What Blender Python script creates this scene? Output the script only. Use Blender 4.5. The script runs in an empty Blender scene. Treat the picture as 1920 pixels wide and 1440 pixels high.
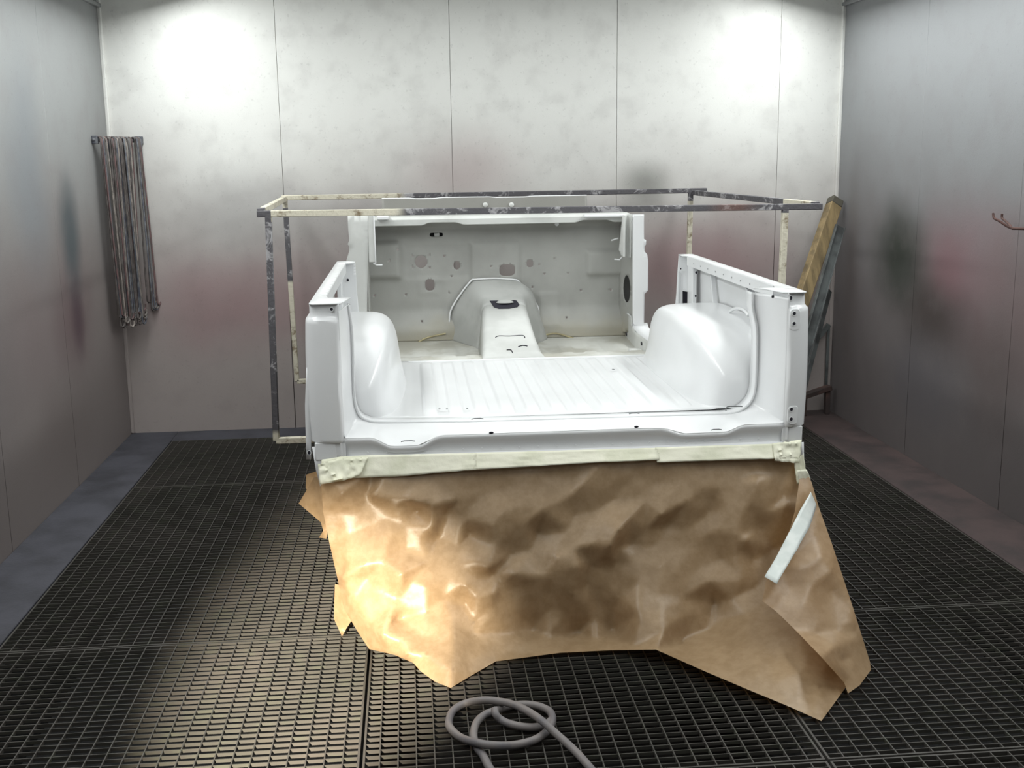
import bpy, bmesh, math, random
import numpy as np
from mathutils import Vector, Matrix, noise
from mathutils.geometry import delaunay_2d_cdt
random.seed(7)
S = bpy.context.scene
COL = S.collection
PI = math.pi

# ------------------------------------------------------------------ camera
CH = 1.5
FW = Vector((0.08707238, 0.97678836, -0.19571127))
RT = Vector((0.99572437, -0.09141736, -0.01326099))
UP = Vector((0.03084459, 0.19371981, 0.9805719))
FPX = 2112.55
cam_data = bpy.data.cameras.new('camera')
cam = bpy.data.objects.new('camera', cam_data); COL.objects.link(cam)
m = Matrix.Identity(4)
for i in range(3):
    m[i][0] = RT[i]; m[i][1] = UP[i]; m[i][2] = -FW[i]
m.translation = Vector((0, 0, CH))
cam.matrix_world = m
cam_data.sensor_width = 36; cam_data.lens = FPX*36/1920
cam_data.clip_start = 0.05; cam_data.clip_end = 60
S.camera = cam

def at(px, py, X=None, Y=None, Z=None):
    d = FW + RT*((px-960)/FPX) - UP*((py-720)/FPX)
    if X is not None: t = X/d.x
    elif Y is not None: t = Y/d.y
    else: t = (Z-CH)/d.z
    return Vector((0, 0, CH)) + d*t

# ------------------------------------------------------------------ room numbers
XL, XR, YB, YF, ZC = -1.604, 2.476, 6.41, -1.6, 2.40
GX0, GX1 = -1.339, 2.189          # grating field
GY1 = 6.19

# ------------------------------------------------------------------ world, lights, exposure
w = bpy.data.worlds.new('booth_air'); S.world = w; w.use_nodes = True
w.node_tree.nodes['Background'].inputs[0].default_value = (0.8, 0.85, 0.9, 1)
w.node_tree.nodes['Background'].inputs[1].default_value = 0.03
S.view_settings.view_transform = 'Standard'; S.view_settings.look = 'None'
S.view_settings.gamma = 1; S.view_settings.use_curve_mapping = False
S.view_settings.exposure = 0.15

def area(name, loc, size, power, color=(1, 1, 1), aim=None, spread=None):
    l = bpy.data.lights.new(name, 'AREA'); l.shape = 'RECTANGLE'
    l.size, l.size_y = size; l.energy = power; l.color = color
    if spread: l.spread = spread
    o = bpy.data.objects.new(name, l); COL.objects.link(o); o.location = loc
    d = (Vector(aim)-Vector(loc)) if aim else Vector((0, 0, -1))
    if aim:
        z = -d.normalized(); x = Vector((0, 1, 0)); y = z.cross(x).normalized()
        o.rotation_euler = Matrix((x, y, z)).transposed().to_euler()
    return o
COOL = (0.965, 1.0, 0.99)
area('ceiling_tubes_and_fill', (-1.12, 4.0, 2.37), (4.4, 0.36), 60, COOL, aim=(-.70, 4.0, 0.6))
area('ceiling_tubes_and_fill', (2.04, 4.0, 2.37), (4.4, 0.36), 58, COOL, aim=(1.62, 4.0, 0.6))
area('ceiling_tubes_and_fill', (0.45, 0.7, 2.385), (2.6, 1.2), 20, COOL)
area('ceiling_tubes_and_fill', (0.45, 3.9, 2.385), (1.7, 4.2), 24, COOL)  # broad overhead fill, added to whiten the body and even the walls
# warm hand lamp standing low to the left of the photographer
sp = bpy.data.lights.new('work_lamp', 'SPOT'); sp.energy = 1350; sp.color = (1.0, 0.90, 0.72)
sp.spot_size = math.radians(26); sp.spot_blend = 1.0; sp.shadow_soft_size = 0.03
so = bpy.data.objects.new('work_lamp', sp); COL.objects.link(so)
so.location = (-0.80, 0.9, 0.80)
so.rotation_euler = (Vector((-0.28, 3.25, 0.0))-Vector(so.location)).to_track_quat('-Z', 'Y').to_euler()

# ------------------------------------------------------------------ materials
def lin(c):
    return tuple(((v/255)/12.92 if v/255 <= .04045 else ((v/255+.055)/1.055)**2.4) for v in c)+(1,)
class NT:
    def __init__(s, name):
        s.m = bpy.data.materials.new(name); s.m.use_nodes = True
        s.t = s.m.node_tree; s.b = s.t.nodes['Principled BSDF']; s.L = s.t.links.new
        s.pos = None
    def n(s, typ, **k):
        x = s.t.nodes.new(typ)
        for a, b in k.items(): setattr(x, a, b)
        return x
    def P(s):
        if s.pos is None:
            s.pos = s.n('ShaderNodeNewGeometry').outputs['Position']
        return s.pos
    def noise(s, scale, detail=4, rough=.55, vec=None, dist=0):
        x = s.n('ShaderNodeTexNoise'); x.inputs['Scale'].default_value = scale
        x.inputs['Detail'].default_value = detail; x.inputs['Roughness'].default_value = rough
        x.inputs['Distortion'].default_value = dist
        s.L(vec or s.P(), x.inputs['Vector']); return x.outputs['Fac']
    def mathn(s, op, a, b=None, c=None, clamp=False):
        x = s.n('ShaderNodeMath', operation=op); x.use_clamp = clamp
        for i, v in enumerate((a, b, c)):
            if v is None: continue
            if isinstance(v, (int, float)): x.inputs[i].default_value = v
            else: s.L(v, x.inputs[i])
        return x.outputs[0]
    def ramp(s, f, a, b):
        x = s.n('ShaderNodeMapRange'); x.clamp = True; x.interpolation_type = 'SMOOTHSTEP'
        x.inputs['From Min'].default_value = a; x.inputs['From Max'].default_value = b
        s.L(f, x.inputs['Value']); return x.outputs[0]
    def mix(s, f, a, b):
        x = s.n('ShaderNodeMix', data_type='RGBA')
        if isinstance(f, (int, float)): x.inputs[0].default_value = f
        else: s.L(f, x.inputs[0])
        for i, v in ((6, a), (7, b)):
            if isinstance(v, tuple): x.inputs[i].default_value = v
            else: s.L(v, x.inputs[i])
        return x.outputs[2]
    def base(s, c):
        if isinstance(c, tuple): s.b.inputs['Base Color'].default_value = c
        else: s.L(c, s.b.inputs['Base Color'])
    def bump(s, h, strength=.2, dist=.01):
        x = s.n('ShaderNodeBump'); x.inputs['Strength'].default_value = strength
        x.inputs['Distance'].default_value = dist; s.L(h, x.inputs['Height'])
        s.L(x.outputs[0], s.b.inputs['Normal'])
    def xyz(s):
        x = s.n('ShaderNodeSeparateXYZ'); s.L(s.P(), x.inputs[0]); return x.outputs
    def blob(s, c, r, wob=.35, sc=2.0):
        """soft sprayed patch: 1 at the centre, 0 outside the ellipsoid; edges broken by noise"""
        a = s.n('ShaderNodeVectorMath', operation='SUBTRACT'); s.L(s.P(), a.inputs[0]); a.inputs[1].default_value = c
        b = s.n('ShaderNodeVectorMath', operation='DIVIDE'); s.L(a.outputs[0], b.inputs[0]); b.inputs[1].default_value = r
        l = s.n('ShaderNodeVectorMath', operation='LENGTH'); s.L(b.outputs[0], l.inputs[0])
        nz = s.noise(sc, 3); d = s.mathn('MULTIPLY_ADD', nz, wob*2, l.outputs['Value'])
        return s.ramp(d, 1.0+wob, 0.1+wob)

def simple(name, c, rough=.5, metal=0, nsc=None, c2=None, bump=0, bsc=60):
    k = NT(name); k.b.inputs['Roughness'].default_value = rough; k.b.inputs['Metallic'].default_value = metal
    if c2: k.base(k.mix(k.ramp(k.noise(nsc), .4, .62), lin(c), lin(c2)))
    else: k.base(lin(c))
    if bump: k.bump(k.noise(bsc), bump)
    return k.m

def wall_mat(name, blobs, low, top=(230, 230, 226), zlo=.9, zhi=2.1):
    k = NT(name); z = k.xyz()[2]
    k.b.inputs['Roughness'].default_value = .72
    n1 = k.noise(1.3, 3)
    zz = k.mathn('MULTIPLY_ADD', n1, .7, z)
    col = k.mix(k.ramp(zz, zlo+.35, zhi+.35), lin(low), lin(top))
    for c, r, cc, amt in blobs:
        f = k.mathn('MULTIPLY', k.blob(c, r), amt)
        col = k.mix(f, col, lin(cc))
    col = k.mix(k.mathn('MULTIPLY', k.ramp(k.noise(7, 6), .45, .75), .16), col, lin((120, 112, 112)))
    col = k.mix(k.mathn('MULTIPLY', k.ramp(k.noise(55, 3), .62, .72), .12), col, lin((90, 84, 84)))
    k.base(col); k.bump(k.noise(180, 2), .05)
    return k.m
PINK = (144, 108, 112); DARK = (84, 80, 80); GREY = (120, 118, 120); GREEN = (78, 82, 76); BLUE = (118, 126, 134)
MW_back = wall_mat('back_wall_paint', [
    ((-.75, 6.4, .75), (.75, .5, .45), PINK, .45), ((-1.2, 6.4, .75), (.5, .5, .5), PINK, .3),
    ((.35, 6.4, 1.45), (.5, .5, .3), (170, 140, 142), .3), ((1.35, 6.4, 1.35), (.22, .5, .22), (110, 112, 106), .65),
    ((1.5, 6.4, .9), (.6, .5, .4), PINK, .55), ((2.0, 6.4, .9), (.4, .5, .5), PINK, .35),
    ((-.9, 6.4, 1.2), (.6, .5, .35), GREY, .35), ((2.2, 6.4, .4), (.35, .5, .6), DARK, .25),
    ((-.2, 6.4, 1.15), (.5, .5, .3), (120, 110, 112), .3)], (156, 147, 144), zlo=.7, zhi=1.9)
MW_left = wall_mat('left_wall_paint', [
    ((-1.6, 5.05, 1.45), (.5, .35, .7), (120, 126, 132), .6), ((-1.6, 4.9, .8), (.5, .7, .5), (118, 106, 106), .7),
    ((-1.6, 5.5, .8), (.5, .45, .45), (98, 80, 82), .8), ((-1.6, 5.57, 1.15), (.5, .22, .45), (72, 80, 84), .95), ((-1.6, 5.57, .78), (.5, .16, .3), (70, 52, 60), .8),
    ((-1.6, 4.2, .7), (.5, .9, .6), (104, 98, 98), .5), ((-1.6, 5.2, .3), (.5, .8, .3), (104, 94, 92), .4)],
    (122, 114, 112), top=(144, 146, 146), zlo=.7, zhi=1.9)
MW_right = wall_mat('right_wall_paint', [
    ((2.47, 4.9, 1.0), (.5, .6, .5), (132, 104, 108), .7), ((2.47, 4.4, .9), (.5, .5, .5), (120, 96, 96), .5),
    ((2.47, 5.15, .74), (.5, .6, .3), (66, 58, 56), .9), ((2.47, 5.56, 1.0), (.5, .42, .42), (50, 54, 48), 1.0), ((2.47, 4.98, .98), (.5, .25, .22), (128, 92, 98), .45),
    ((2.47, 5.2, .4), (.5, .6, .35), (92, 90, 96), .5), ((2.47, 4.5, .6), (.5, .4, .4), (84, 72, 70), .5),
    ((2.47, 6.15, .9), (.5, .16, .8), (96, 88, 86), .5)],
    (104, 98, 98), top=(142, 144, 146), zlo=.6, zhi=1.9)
M_ceil = simple('ceiling_paint', (205, 207, 204), .6)
M_pit = simple('pit_concrete', (20, 20, 20), .95)
def strip_mat(name, a, b):
    k = NT(name); k.b.inputs['Roughness'].default_value = .75
    k.base(k.mix(k.ramp(k.noise(5, 6), .35, .7), lin(a), lin(b))); k.bump(k.noise(90, 5), .15)
    return k.m
M_stripL = strip_mat('blue_grey_concrete', (66, 66, 74), (48, 48, 54))
M_stripR = strip_mat('brown_grey_concrete', (72, 58, 57), (52, 44, 44))
def grate_mat():
    k = NT('sprayed_grating_steel'); k.b.inputs['Roughness'].default_value = .62; k.b.inputs['Metallic'].default_value = .0
    c = k.mix(k.ramp(k.noise(2.5, 3), .35, .65), lin((54, 52, 47)), lin((64, 60, 56)))
    c = k.mix(k.mathn('MULTIPLY', k.ramp(k.noise(14, 3), .5, .7), .5), c, lin((66, 68, 56)))
    k.base(c); return k.m
M_grate = grate_mat()
def paint_mat(name, c, yellow=False):
    k = NT(name); k.b.inputs['Roughness'].default_value = .32
    k.b.inputs['Coat Weight'].default_value = .35; k.b.inputs['Coat Roughness'].default_value = .12
    col = k.mix(k.mathn('MULTIPLY', k.ramp(k.noise(3.2, 3), .35, .75), .5), lin(c), lin(tuple(int(v*.955) for v in c)))
    k.base(col); k.bump(k.noise(260, 2), .03); return k.m
M_white = paint_mat('fresh_white_enamel', (230, 231, 232))
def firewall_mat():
    k = NT('dusted_primer_with_shade'); k.b.inputs['Roughness'].default_value = .55
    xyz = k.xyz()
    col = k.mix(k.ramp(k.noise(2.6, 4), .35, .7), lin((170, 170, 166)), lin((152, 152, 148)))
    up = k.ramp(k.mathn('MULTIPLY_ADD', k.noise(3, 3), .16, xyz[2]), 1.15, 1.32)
    col = k.mix(k.mathn('MULTIPLY', up, .75), col, lin((118, 116, 110)))  # shade under the cowl painted over the primer grey, darker upwards
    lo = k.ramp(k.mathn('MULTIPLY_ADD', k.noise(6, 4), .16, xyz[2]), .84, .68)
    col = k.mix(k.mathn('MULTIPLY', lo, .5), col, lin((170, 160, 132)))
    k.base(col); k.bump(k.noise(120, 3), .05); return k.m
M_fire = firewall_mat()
M_floorin = simple('thinly_sprayed_floor_paint', (196, 196, 190), .5, nsc=4, c2=(168, 166, 156))
M_tun = simple('half_covered_tunnel_paint', (212, 213, 210), .45, nsc=4, c2=(196, 197, 194))
M_hood = simple('half_sprayed_hood_primer', (178, 179, 176), .5, nsc=4, c2=(162, 163, 160))
M_sealer = simple('yellowed_seam_sealer', (186, 176, 140), .7, nsc=20, c2=(158, 148, 116))
M_hole = simple('dark_opening_shade', (30, 28, 40), .8)  # near-black colour stands for the shade inside holes and slots
M_black = simple('underbody_and_void_dark', (40, 40, 44), .8)
def frame_mat():
    k = NT('oversprayed_steel_tube'); k.b.inputs['Roughness'].default_value = .6
    x, y, z = k.xyz()
    cream = k.mix(k.ramp(k.noise(16, 5, .7), .5, .66), lin((206, 200, 182)), lin((128, 112, 88)))
    dark = k.mix(k.ramp(k.noise(13, 4, .7, dist=1), .52, .64), lin((84, 82, 86)), lin((160, 158, 160)))
    rust = k.blob((1.36, 4.7, 1.28), (.14, .3, .3), .2, 8)
    dark = k.mix(k.mathn('MULTIPLY', rust, .5), dark, lin((120, 78, 62)))
    top = k.mathn('GREATER_THAN', z, 1.262)
    dx = k.ramp(x, -.06, .0)                      # rails: cream at the left end
    lefto = k.mathn('LESS_THAN', x, -.555)        # sooty left corner
    rr = k.mathn('MULTIPLY', k.ramp(x, 1.5, 1.52), k.mathn('MULTIPLY', k.mathn('GREATER_THAN', y, 4.73), k.mathn('LESS_THAN', y, 5.0)))
    rail = k.mathn('SUBTRACT', k.mathn('MAXIMUM', dx, k.mathn('MULTIPLY', lefto, k.mathn('LESS_THAN', y, 4.8))), rr, clamp=True)
    rail = k.mathn('MAXIMUM', rail, k.mathn('LESS_THAN', y, 4.0), clamp=True)
    # posts: left front sooty all the way, left rear sooty in its upper half, right ones cream
    pl = k.mathn('LESS_THAN', x, 0)
    front = k.mathn('LESS_THAN', y, 5.4)
    upz = k.ramp(z, .86, .88)
    post = k.mathn('MULTIPLY', pl, k.mathn('MAXIMUM', k.mathn('MULTIPLY', front, k.ramp(z, .37, .4)), k.mathn('MULTIPLY', k.mathn('SUBTRACT', 1, front), upz)))
    f = k.mathn('ADD', k.mathn('MULTIPLY', top, rail), k.mathn('MULTIPLY', k.mathn('SUBTRACT', 1, top), post), clamp=True)
    k.base(k.mix(f, cream, dark)); k.bump(k.noise(70, 4), .3); return k.m
M_frame = frame_mat()
def kraft_mat():
    k = NT('brown_kraft_paper'); t = k.t
    c = k.mix(k.ramp(k.noise(30, 6, .7), .35, .65), lin((172, 146, 114)), lin((158, 132, 100)))
    k.base(c); k.b.inputs['Roughness'].default_value = .40
    k.b.inputs['Specular IOR Level'].default_value = .5
    k.bump(k.noise(16, 3, .5), .12, .02)
    tr = k.n('ShaderNodeBsdfTranslucent'); tr.inputs[0].default_value = lin((214, 150, 60))
    mx = k.n('ShaderNodeMixShader'); mx.inputs[0].default_value = .22
    out = t.nodes['Material Output']
    k.L(k.b.outputs[0], mx.inputs[1]); k.L(tr.outputs[0], mx.inputs[2]); k.L(mx.outputs[0], out.inputs[0])
    return k.m
M_kraft = kraft_mat()
M_tape = simple('cream_masking_tape', (242, 240, 220), .6, nsc=9, c2=(226, 226, 202), bump=.1, bsc=80)
M_tapew = simple('white_paper_tape', (206, 210, 206), .5, nsc=14, c2=(190, 196, 192))
M_hose = simple('grey_rubber_hose', (120, 114, 112), .55, nsc=9, c2=(98, 95, 98))
M_wire = simple('sprayed_hook_wire', (64, 58, 56), .6, nsc=30, c2=(88, 82, 80))
M_wire2 = simple('red_sprayed_hook_wire', (104, 78, 78), .6, nsc=30, c2=(80, 70, 70))
M_wire3 = simple('blue_sprayed_hook_wire', (78, 80, 90), .6, nsc=30, c2=(110, 112, 116))
M_wire4 = simple('pale_sprayed_hook_wire', (140, 132, 126), .6, nsc=30, c2=(104, 98, 94))
M_rust = simple('rusty_hook_iron', (74, 52, 48), .8, nsc=40, c2=(92, 66, 60), bump=.3)
def wood_mat(name, a, b):
    k = NT(name); mp = k.n('ShaderNodeMapping'); k.L(k.P(), mp.inputs[0])
    mp.inputs['Rotation'].default_value = (0, math.radians(-17), 0); mp.inputs['Scale'].default_value = (30, 12, 1.6)
    k.b.inputs['Roughness'].default_value = .75
    c = k.mix(k.ramp(k.noise(1, 5, .6, mp.outputs[0]), .35, .7), lin(a), lin(b))
    k.base(c); k.bump(k.noise(1.2, 4, .5, mp.outputs[0]), .2); return k.m
M_wood = wood_mat('sprayed_timber', (146, 126, 90), (100, 86, 62))
M_grime = simple('grimy_timber_end', (84, 80, 70), .8)
M_gsteel = simple('blue_grey_painted_steel', (92, 96, 96), .6, nsc=7, c2=(62, 64, 64))
M_brack = simple('grimy_dark_steel', (58, 48, 46), .75, nsc=12, c2=(84, 62, 56))

# ------------------------------------------------------------------ mesh helpers
def link(name, me, mat, parent=None, angle=35, smooth=True):
    o = bpy.data.objects.new(name, me); COL.objects.link(o)
    if mat and not me.materials: me.materials.append(mat)
    if smooth:
        me.polygons.foreach_set('use_smooth', [True]*len(me.polygons))
        me.set_sharp_from_angle(angle=math.radians(angle))
    if parent: o.parent = parent
    return o
def from_bm(name, bm, mat, parent=None, **k):
    bmesh.ops.recalc_face_normals(bm, faces=bm.faces)
    me = bpy.data.meshes.new(name); bm.to_mesh(me); bm.free()
    return link(name, me, mat, parent, **k)
def bevel(o, wd=.004, seg=2, ang=35):
    b = o.modifiers.new('bevel', 'BEVEL'); b.width = wd; b.segments = seg; b.limit_method = 'ANGLE'
    b.angle_limit = math.radians(ang); b.harden_normals = False; return o
def solid(o, t, off=0):
    s = o.modifiers.new('thickness', 'SOLIDIFY'); s.thickness = t; s.offset = off; return o
def empty(name, loc, label=None, cat=None, group=None):
    o = bpy.data.objects.new(name, None); COL.objects.link(o); o.location = loc; o.empty_display_size = .1
    if label: o['label'] = label; o['category'] = cat
    if group: o['group'] = group
    bpy.context.view_layer.update()
    return o
def tag(o, label, cat, group=None):
    o['label'] = label; o['category'] = cat
    if group: o['group'] = group
    return o
def adopt(o, p):          # keep world placement when the parent Empty is moved off the origin
    o.parent = p; o.matrix_parent_inverse = Matrix.Translation(-Vector(p.location)); return o
def addbox(bm, x0, x1, y0, y1, z0, z1):
    vs = [bm.verts.new((x, y, z)) for z in (z0, z1) for y in (y0, y1) for x in (x0, x1)]
    for f in ((0, 1, 3, 2), (4, 6, 7, 5), (0, 4, 5, 1), (2, 3, 7, 6), (0, 2, 6, 4), (1, 5, 7, 3)):
        bm.faces.new([vs[i] for i in f])
def box(name, x0, x1, y0, y1, z0, z1, mat, parent=None, bev=.003, seg=2):
    bm = bmesh.new(); addbox(bm, x0, x1, y0, y1, z0, z1); o = from_bm(name, bm, mat, parent)
    if bev: bevel(o, bev, seg)
    return o
def addbar(bm, a, b, w, h, up=(0, 0, 1)):
    a = Vector(a); b = Vector(b); d = (b-a).normalized(); up = Vector(up)
    s = d.cross(up)
    if s.length < 1e-3: s = d.cross(Vector((0, 1, 0)))
    s.normalize(); u = s.cross(d)
    r = []
    for p in (a, b):
        r.append([bm.verts.new(p+s*(w/2*i)+u*(h/2*j)) for i, j in ((-1, -1), (1, -1), (1, 1), (-1, 1))])
    bm.faces.new(r[0][::-1]); bm.faces.new(r[1])
    for i in range(4): bm.faces.new((r[0][i], r[0][(i+1) % 4], r[1][(i+1) % 4], r[1][i]))
def bar(name, a, b, w, h, mat, parent=None, up=(0, 0, 1), bev=.003):
    bm = bmesh.new(); addbar(bm, a, b, w, h, up); o = from_bm(name, bm, mat, parent)
    if bev: bevel(o, bev)
    return o
def catmull(pts, n=8):
    P = [Vector(p) for p in pts]; out = []
    for i in range(len(P)-1):
        p0 = P[max(i-1, 0)]; p1 = P[i]; p2 = P[i+1]; p3 = P[min(i+2, len(P)-1)]
        for k in range(n):
            t = k/n
            out.append(.5*((2*p1)+(p2-p0)*t+(2*p0-5*p1+4*p2-p3)*t*t+(3*p1-p0-3*p2+p3)*t**3))
    out.append(P[-1]); return out
def addtube(bm, pts, r, seg=10):
    pts = [Vector(p) for p in pts]; rings = []; nrm = None
    for i, p in enumerate(pts):
        d = (pts[min(i+1, len(pts)-1)]-pts[max(i-1, 0)]).normalized()
        if nrm is None:
            nrm = d.cross(Vector((0, 0, 1)))
            if nrm.length < 1e-3: nrm = d.cross(Vector((0, 1, 0)))
        nrm = (nrm-d*nrm.dot(d)).normalized(); b = d.cross(nrm)
        rr = r[i] if isinstance(r, (list, tuple)) else r
        rings.append([bm.verts.new(p+(nrm*math.cos(a)+b*math.sin(a))*rr) for a in [2*PI*k/seg for k in range(seg)]])
    for i in range(len(rings)-1):
        for k in range(seg):
            bm.faces.new((rings[i][k], rings[i][(k+1) % seg], rings[i+1][(k+1) % seg], rings[i+1][k]))
    bm.faces.new(rings[0][::-1]); bm.faces.new(rings[-1])
def tube(name, pts, r, mat, parent=None, seg=10, sm=0):
    bm = bmesh.new(); addtube(bm, catmull(pts, sm) if sm else pts, r, seg)
    return from_bm(name, bm, mat, parent, angle=60)
def grid(name, rows, mat, parent=None, closed=False, angle=35):
    """rows: list of lists of points, all the same length"""
    bm = bmesh.new(); V = [[bm.verts.new(p) for p in r] for r in rows]
    n = len(rows[0])
    for i in range(len(rows)-1):
        for j in range(n-(0 if closed else 1)):
            bm.faces.new((V[i][j], V[i][(j+1) % n], V[i+1][(j+1) % n], V[i+1][j]))
    me = bpy.data.meshes.new(name); bm.to_mesh(me); bm.free()
    return link(name, me, mat, parent, angle=angle)
def inpoly(x, y, P):
    c = False; n = len(P); j = n-1
    for i in range(n):
        if (P[i][1] > y) != (P[j][1] > y) and x < (P[j][0]-P[i][0])*(y-P[i][1])/(P[j][1]-P[i][1])+P[i][0]: c = not c
        j = i
    return c
def sheet2d(outline, holes=(), step=.02, extra=()):
    """triangulated flat sheet with real holes; returns verts2d, faces"""
    vs = []; es = []
    def loop(P):
        b = len(vs); n = len(P)
        for p in P: vs.append(Vector(p))
        for i in range(n): es.append((b+i, b+(i+1) % n))
    def dense(P, s):
        out = []
        for i in range(len(P)):
            a = Vector(P[i]); b = Vector(P[(i+1) % len(P)]); k = max(1, int((b-a).length/s))
            for j in range(k): out.append(a.lerp(b, j/k))
        return out
    O = dense([tuple(p) for p in outline], step); loop(O)
    H = [[tuple(p) for p in h] for h in holes]
    for h in H: loop(h)
    xs = [p[0] for p in O]; ys = [p[1] for p in O]
    y = min(ys)+step*.5
    while y < max(ys):
        x = min(xs)+step*.5
        while x < max(xs):
            if inpoly(x, y, O) and not any(inpoly(x, y, h) for h in H): vs.append(Vector((x, y)))
            x += step
        y += step
    for p in extra: vs.append(Vector(p))
    r = delaunay_2d_cdt(vs, es, [], 0, 1e-6)
    V = r[0]; F = []
    for f in r[2]:
        cx = sum(V[i][0] for i in f)/len(f); cy = sum(V[i][1] for i in f)/len(f)
        if inpoly(cx, cy, O) and not any(inpoly(cx, cy, h) for h in H): F.append(f)
    return V, F
def plate(name, outline, fn, mat, parent=None, holes=(), step=.03, t=.002, angle=35):
    V, F = sheet2d(outline, holes, step)
    me = bpy.data.meshes.new(name); me.from_pydata([fn(p[0], p[1]) for p in V], [], F); me.update()
    o = link(name, me, mat, parent, angle=angle)
    if t: solid(o, t)
    return o
def ell(cx, cy, rx, ry, n=20, p=2):
    return [(cx+rx*math.copysign(abs(math.cos(a))**(2/p), math.cos(a)), cy+ry*math.copysign(abs(math.sin(a))**(2/p), math.sin(a))) for a in [2*PI*k/n for k in range(n)]]
def sstep(a, b, x):
    t = min(1, max(0, (x-a)/(b-a))); return t*t*(3-2*t)

# ================================================================== SETTING
def structure(o): o['kind'] = 'structure'; return o
def wall_panels(root, axis, bounds, fixed, sign, mat):
    # axis 'x': panels run along x at y=fixed; axis 'y': along y at x=fixed ; sign = into the room
    for a, b in zip(bounds[:-1], bounds[1:]):
        g = .0011
        if axis == 'x': o = box('wall_panel', a+g, b-g, fixed, fixed+.03, -.02, ZC, mat, root, bev=.0015, seg=1)
        else:
            x0, x1 = (fixed, fixed+.03) if sign < 0 else (fixed-.03, fixed)
            o = box('wall_panel', x0, x1, a+g, b-g, -.02, ZC, mat, root, bev=.0015, seg=1)
wb = structure(box('wall_back', XL-.05, XR+.05, YB+.031, YB+.08, -.45, ZC+.05, M_brack, bev=0))
wall_panels(wb, 'x', [XL, -.683, .254, 1.182, 2.113, XR], YB, -1, MW_back)
wl = structure(box('wall_left', XL-.08, XL-.031, YF, YB+.05, -.45, ZC+.05, M_brack, bev=0))
wall_panels(wl, 'y', [YF, -.22, .71, 1.64, 2.57, 3.50, 4.42, 5.35, YB], XL, 1, MW_left)
wr = structure(box('wall_right', XR+.031, XR+.08, YF, YB+.05, -.45, ZC+.05, M_brack, bev=0))
wall_panels(wr, 'y', [YF, -.22, .71, 1.64, 2.57, 3.50, 4.42, 5.35, YB], XR, -1, MW_right)
structure(box('wall_front', XL-.05, XR+.05, YF-.05, YF, -.45, ZC+.05, M_ceil, bev=0))
structure(box('ceiling', XL-.05, XR+.05, YF, YB+.05, ZC, ZC+.04, M_ceil, bev=0))
# corner strips and cornice
def trim(name, pts, r=.012, mat=MW_back):
    return structure(bar(name, pts[0], pts[1], .022, .022, mat, up=(0, 1, 0) if abs(pts[0][2]-pts[1][2]) > .5 else (0, 0, 1), bev=.006))
trim('trim_1', ((XL+.008, YB-.008, 0), (XL+.008, YB-.008, ZC)))
trim('trim_2', ((XR-.008, YB-.008, 0), (XR-.008, YB-.008, ZC)), mat=MW_back)
trim('trim_3', ((XR-.01, YF, 2.325), (XR-.01, YB, 2.325)), mat=MW_right)
trim('trim_4', ((XL+.01, YF, 2.325), (XL+.01, YB, 2.325)), mat=MW_left)

# floor: pit floor with concrete edge strips, gratings as panels
fl = structure(box('floor', XL, XR, YF, YB, -.45, -.40, M_pit, bev=0))
box('edge_strip', XL, GX0-.004, YF, YB, -.40, 0, M_stripL, fl, bev=.004)
box('edge_strip', GX1+.004, XR, YF, YB, -.40, 0, M_stripR, fl, bev=.004)
box('edge_strip', GX0-.004, GX1+.004, GY1+.004, YB, -.40, 0, M_stripL, fl, bev=.004)
def grating_mesh(w_, l_):
    bm = bmesh.new(); e = .004; fr = .006
    # frame
    addbox(bm, e, w_-e, e, e+fr, -.03, 0); addbox(bm, e, w_-e, l_-e-fr, l_-e, -.03, 0)
    addbox(bm, e, e+fr, e+fr, l_-e-fr, -.03, 0); addbox(bm, w_-e-fr, w_-e, e+fr, l_-e-fr, -.03, 0)
    nx = round(w_/.0472); ny = round(l_/.0305)
    for i in range(1, nx):
        x = w_*i/nx; addbox(bm, x-.0016, x+.0016, e+fr, l_-e-fr, -.012, 0)
    for j in range(1, ny):
        y = l_*j/ny; addbox(bm, e+fr, w_-e-fr, y-.0014, y+.0014, -.0102, -.0010)
    me = bpy.data.meshes.new('grating_panel'); bm.to_mesh(me); bm.free(); me.materials.append(M_grate)
    return me
cache = {}
xs = [GX0, -.163, 1.013, GX1]
for y0, y1 in ((.71, 2.525), (2.525, 3.4415), (3.4415, 5.273), (5.273, GY1)):
    for x0, x1 in zip(xs[:-1], xs[1:]):
        key = (round(x1-x0, 3), round(y1-y0, 3))
        if key not in cache: cache[key] = grating_mesh(x1-x0, y1-y0)
        o = bpy.data.objects.new('grating_panel', cache[key]); COL.objects.link(o)
        o.location = (x0, y0, 0); o.parent = fl
box('edge_strip', GX0, GX1, YF, .70, -.40, 0, M_stripL, fl, bev=.004)
# support beams under the gratings (seen dimly between the bars)
for x in (GX0+.02, -.163, 1.013, GX1-.02): box('support_beam', x-.018, x+.018, .71, GY1, -.40, -.031, M_pit, fl, bev=0)

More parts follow.
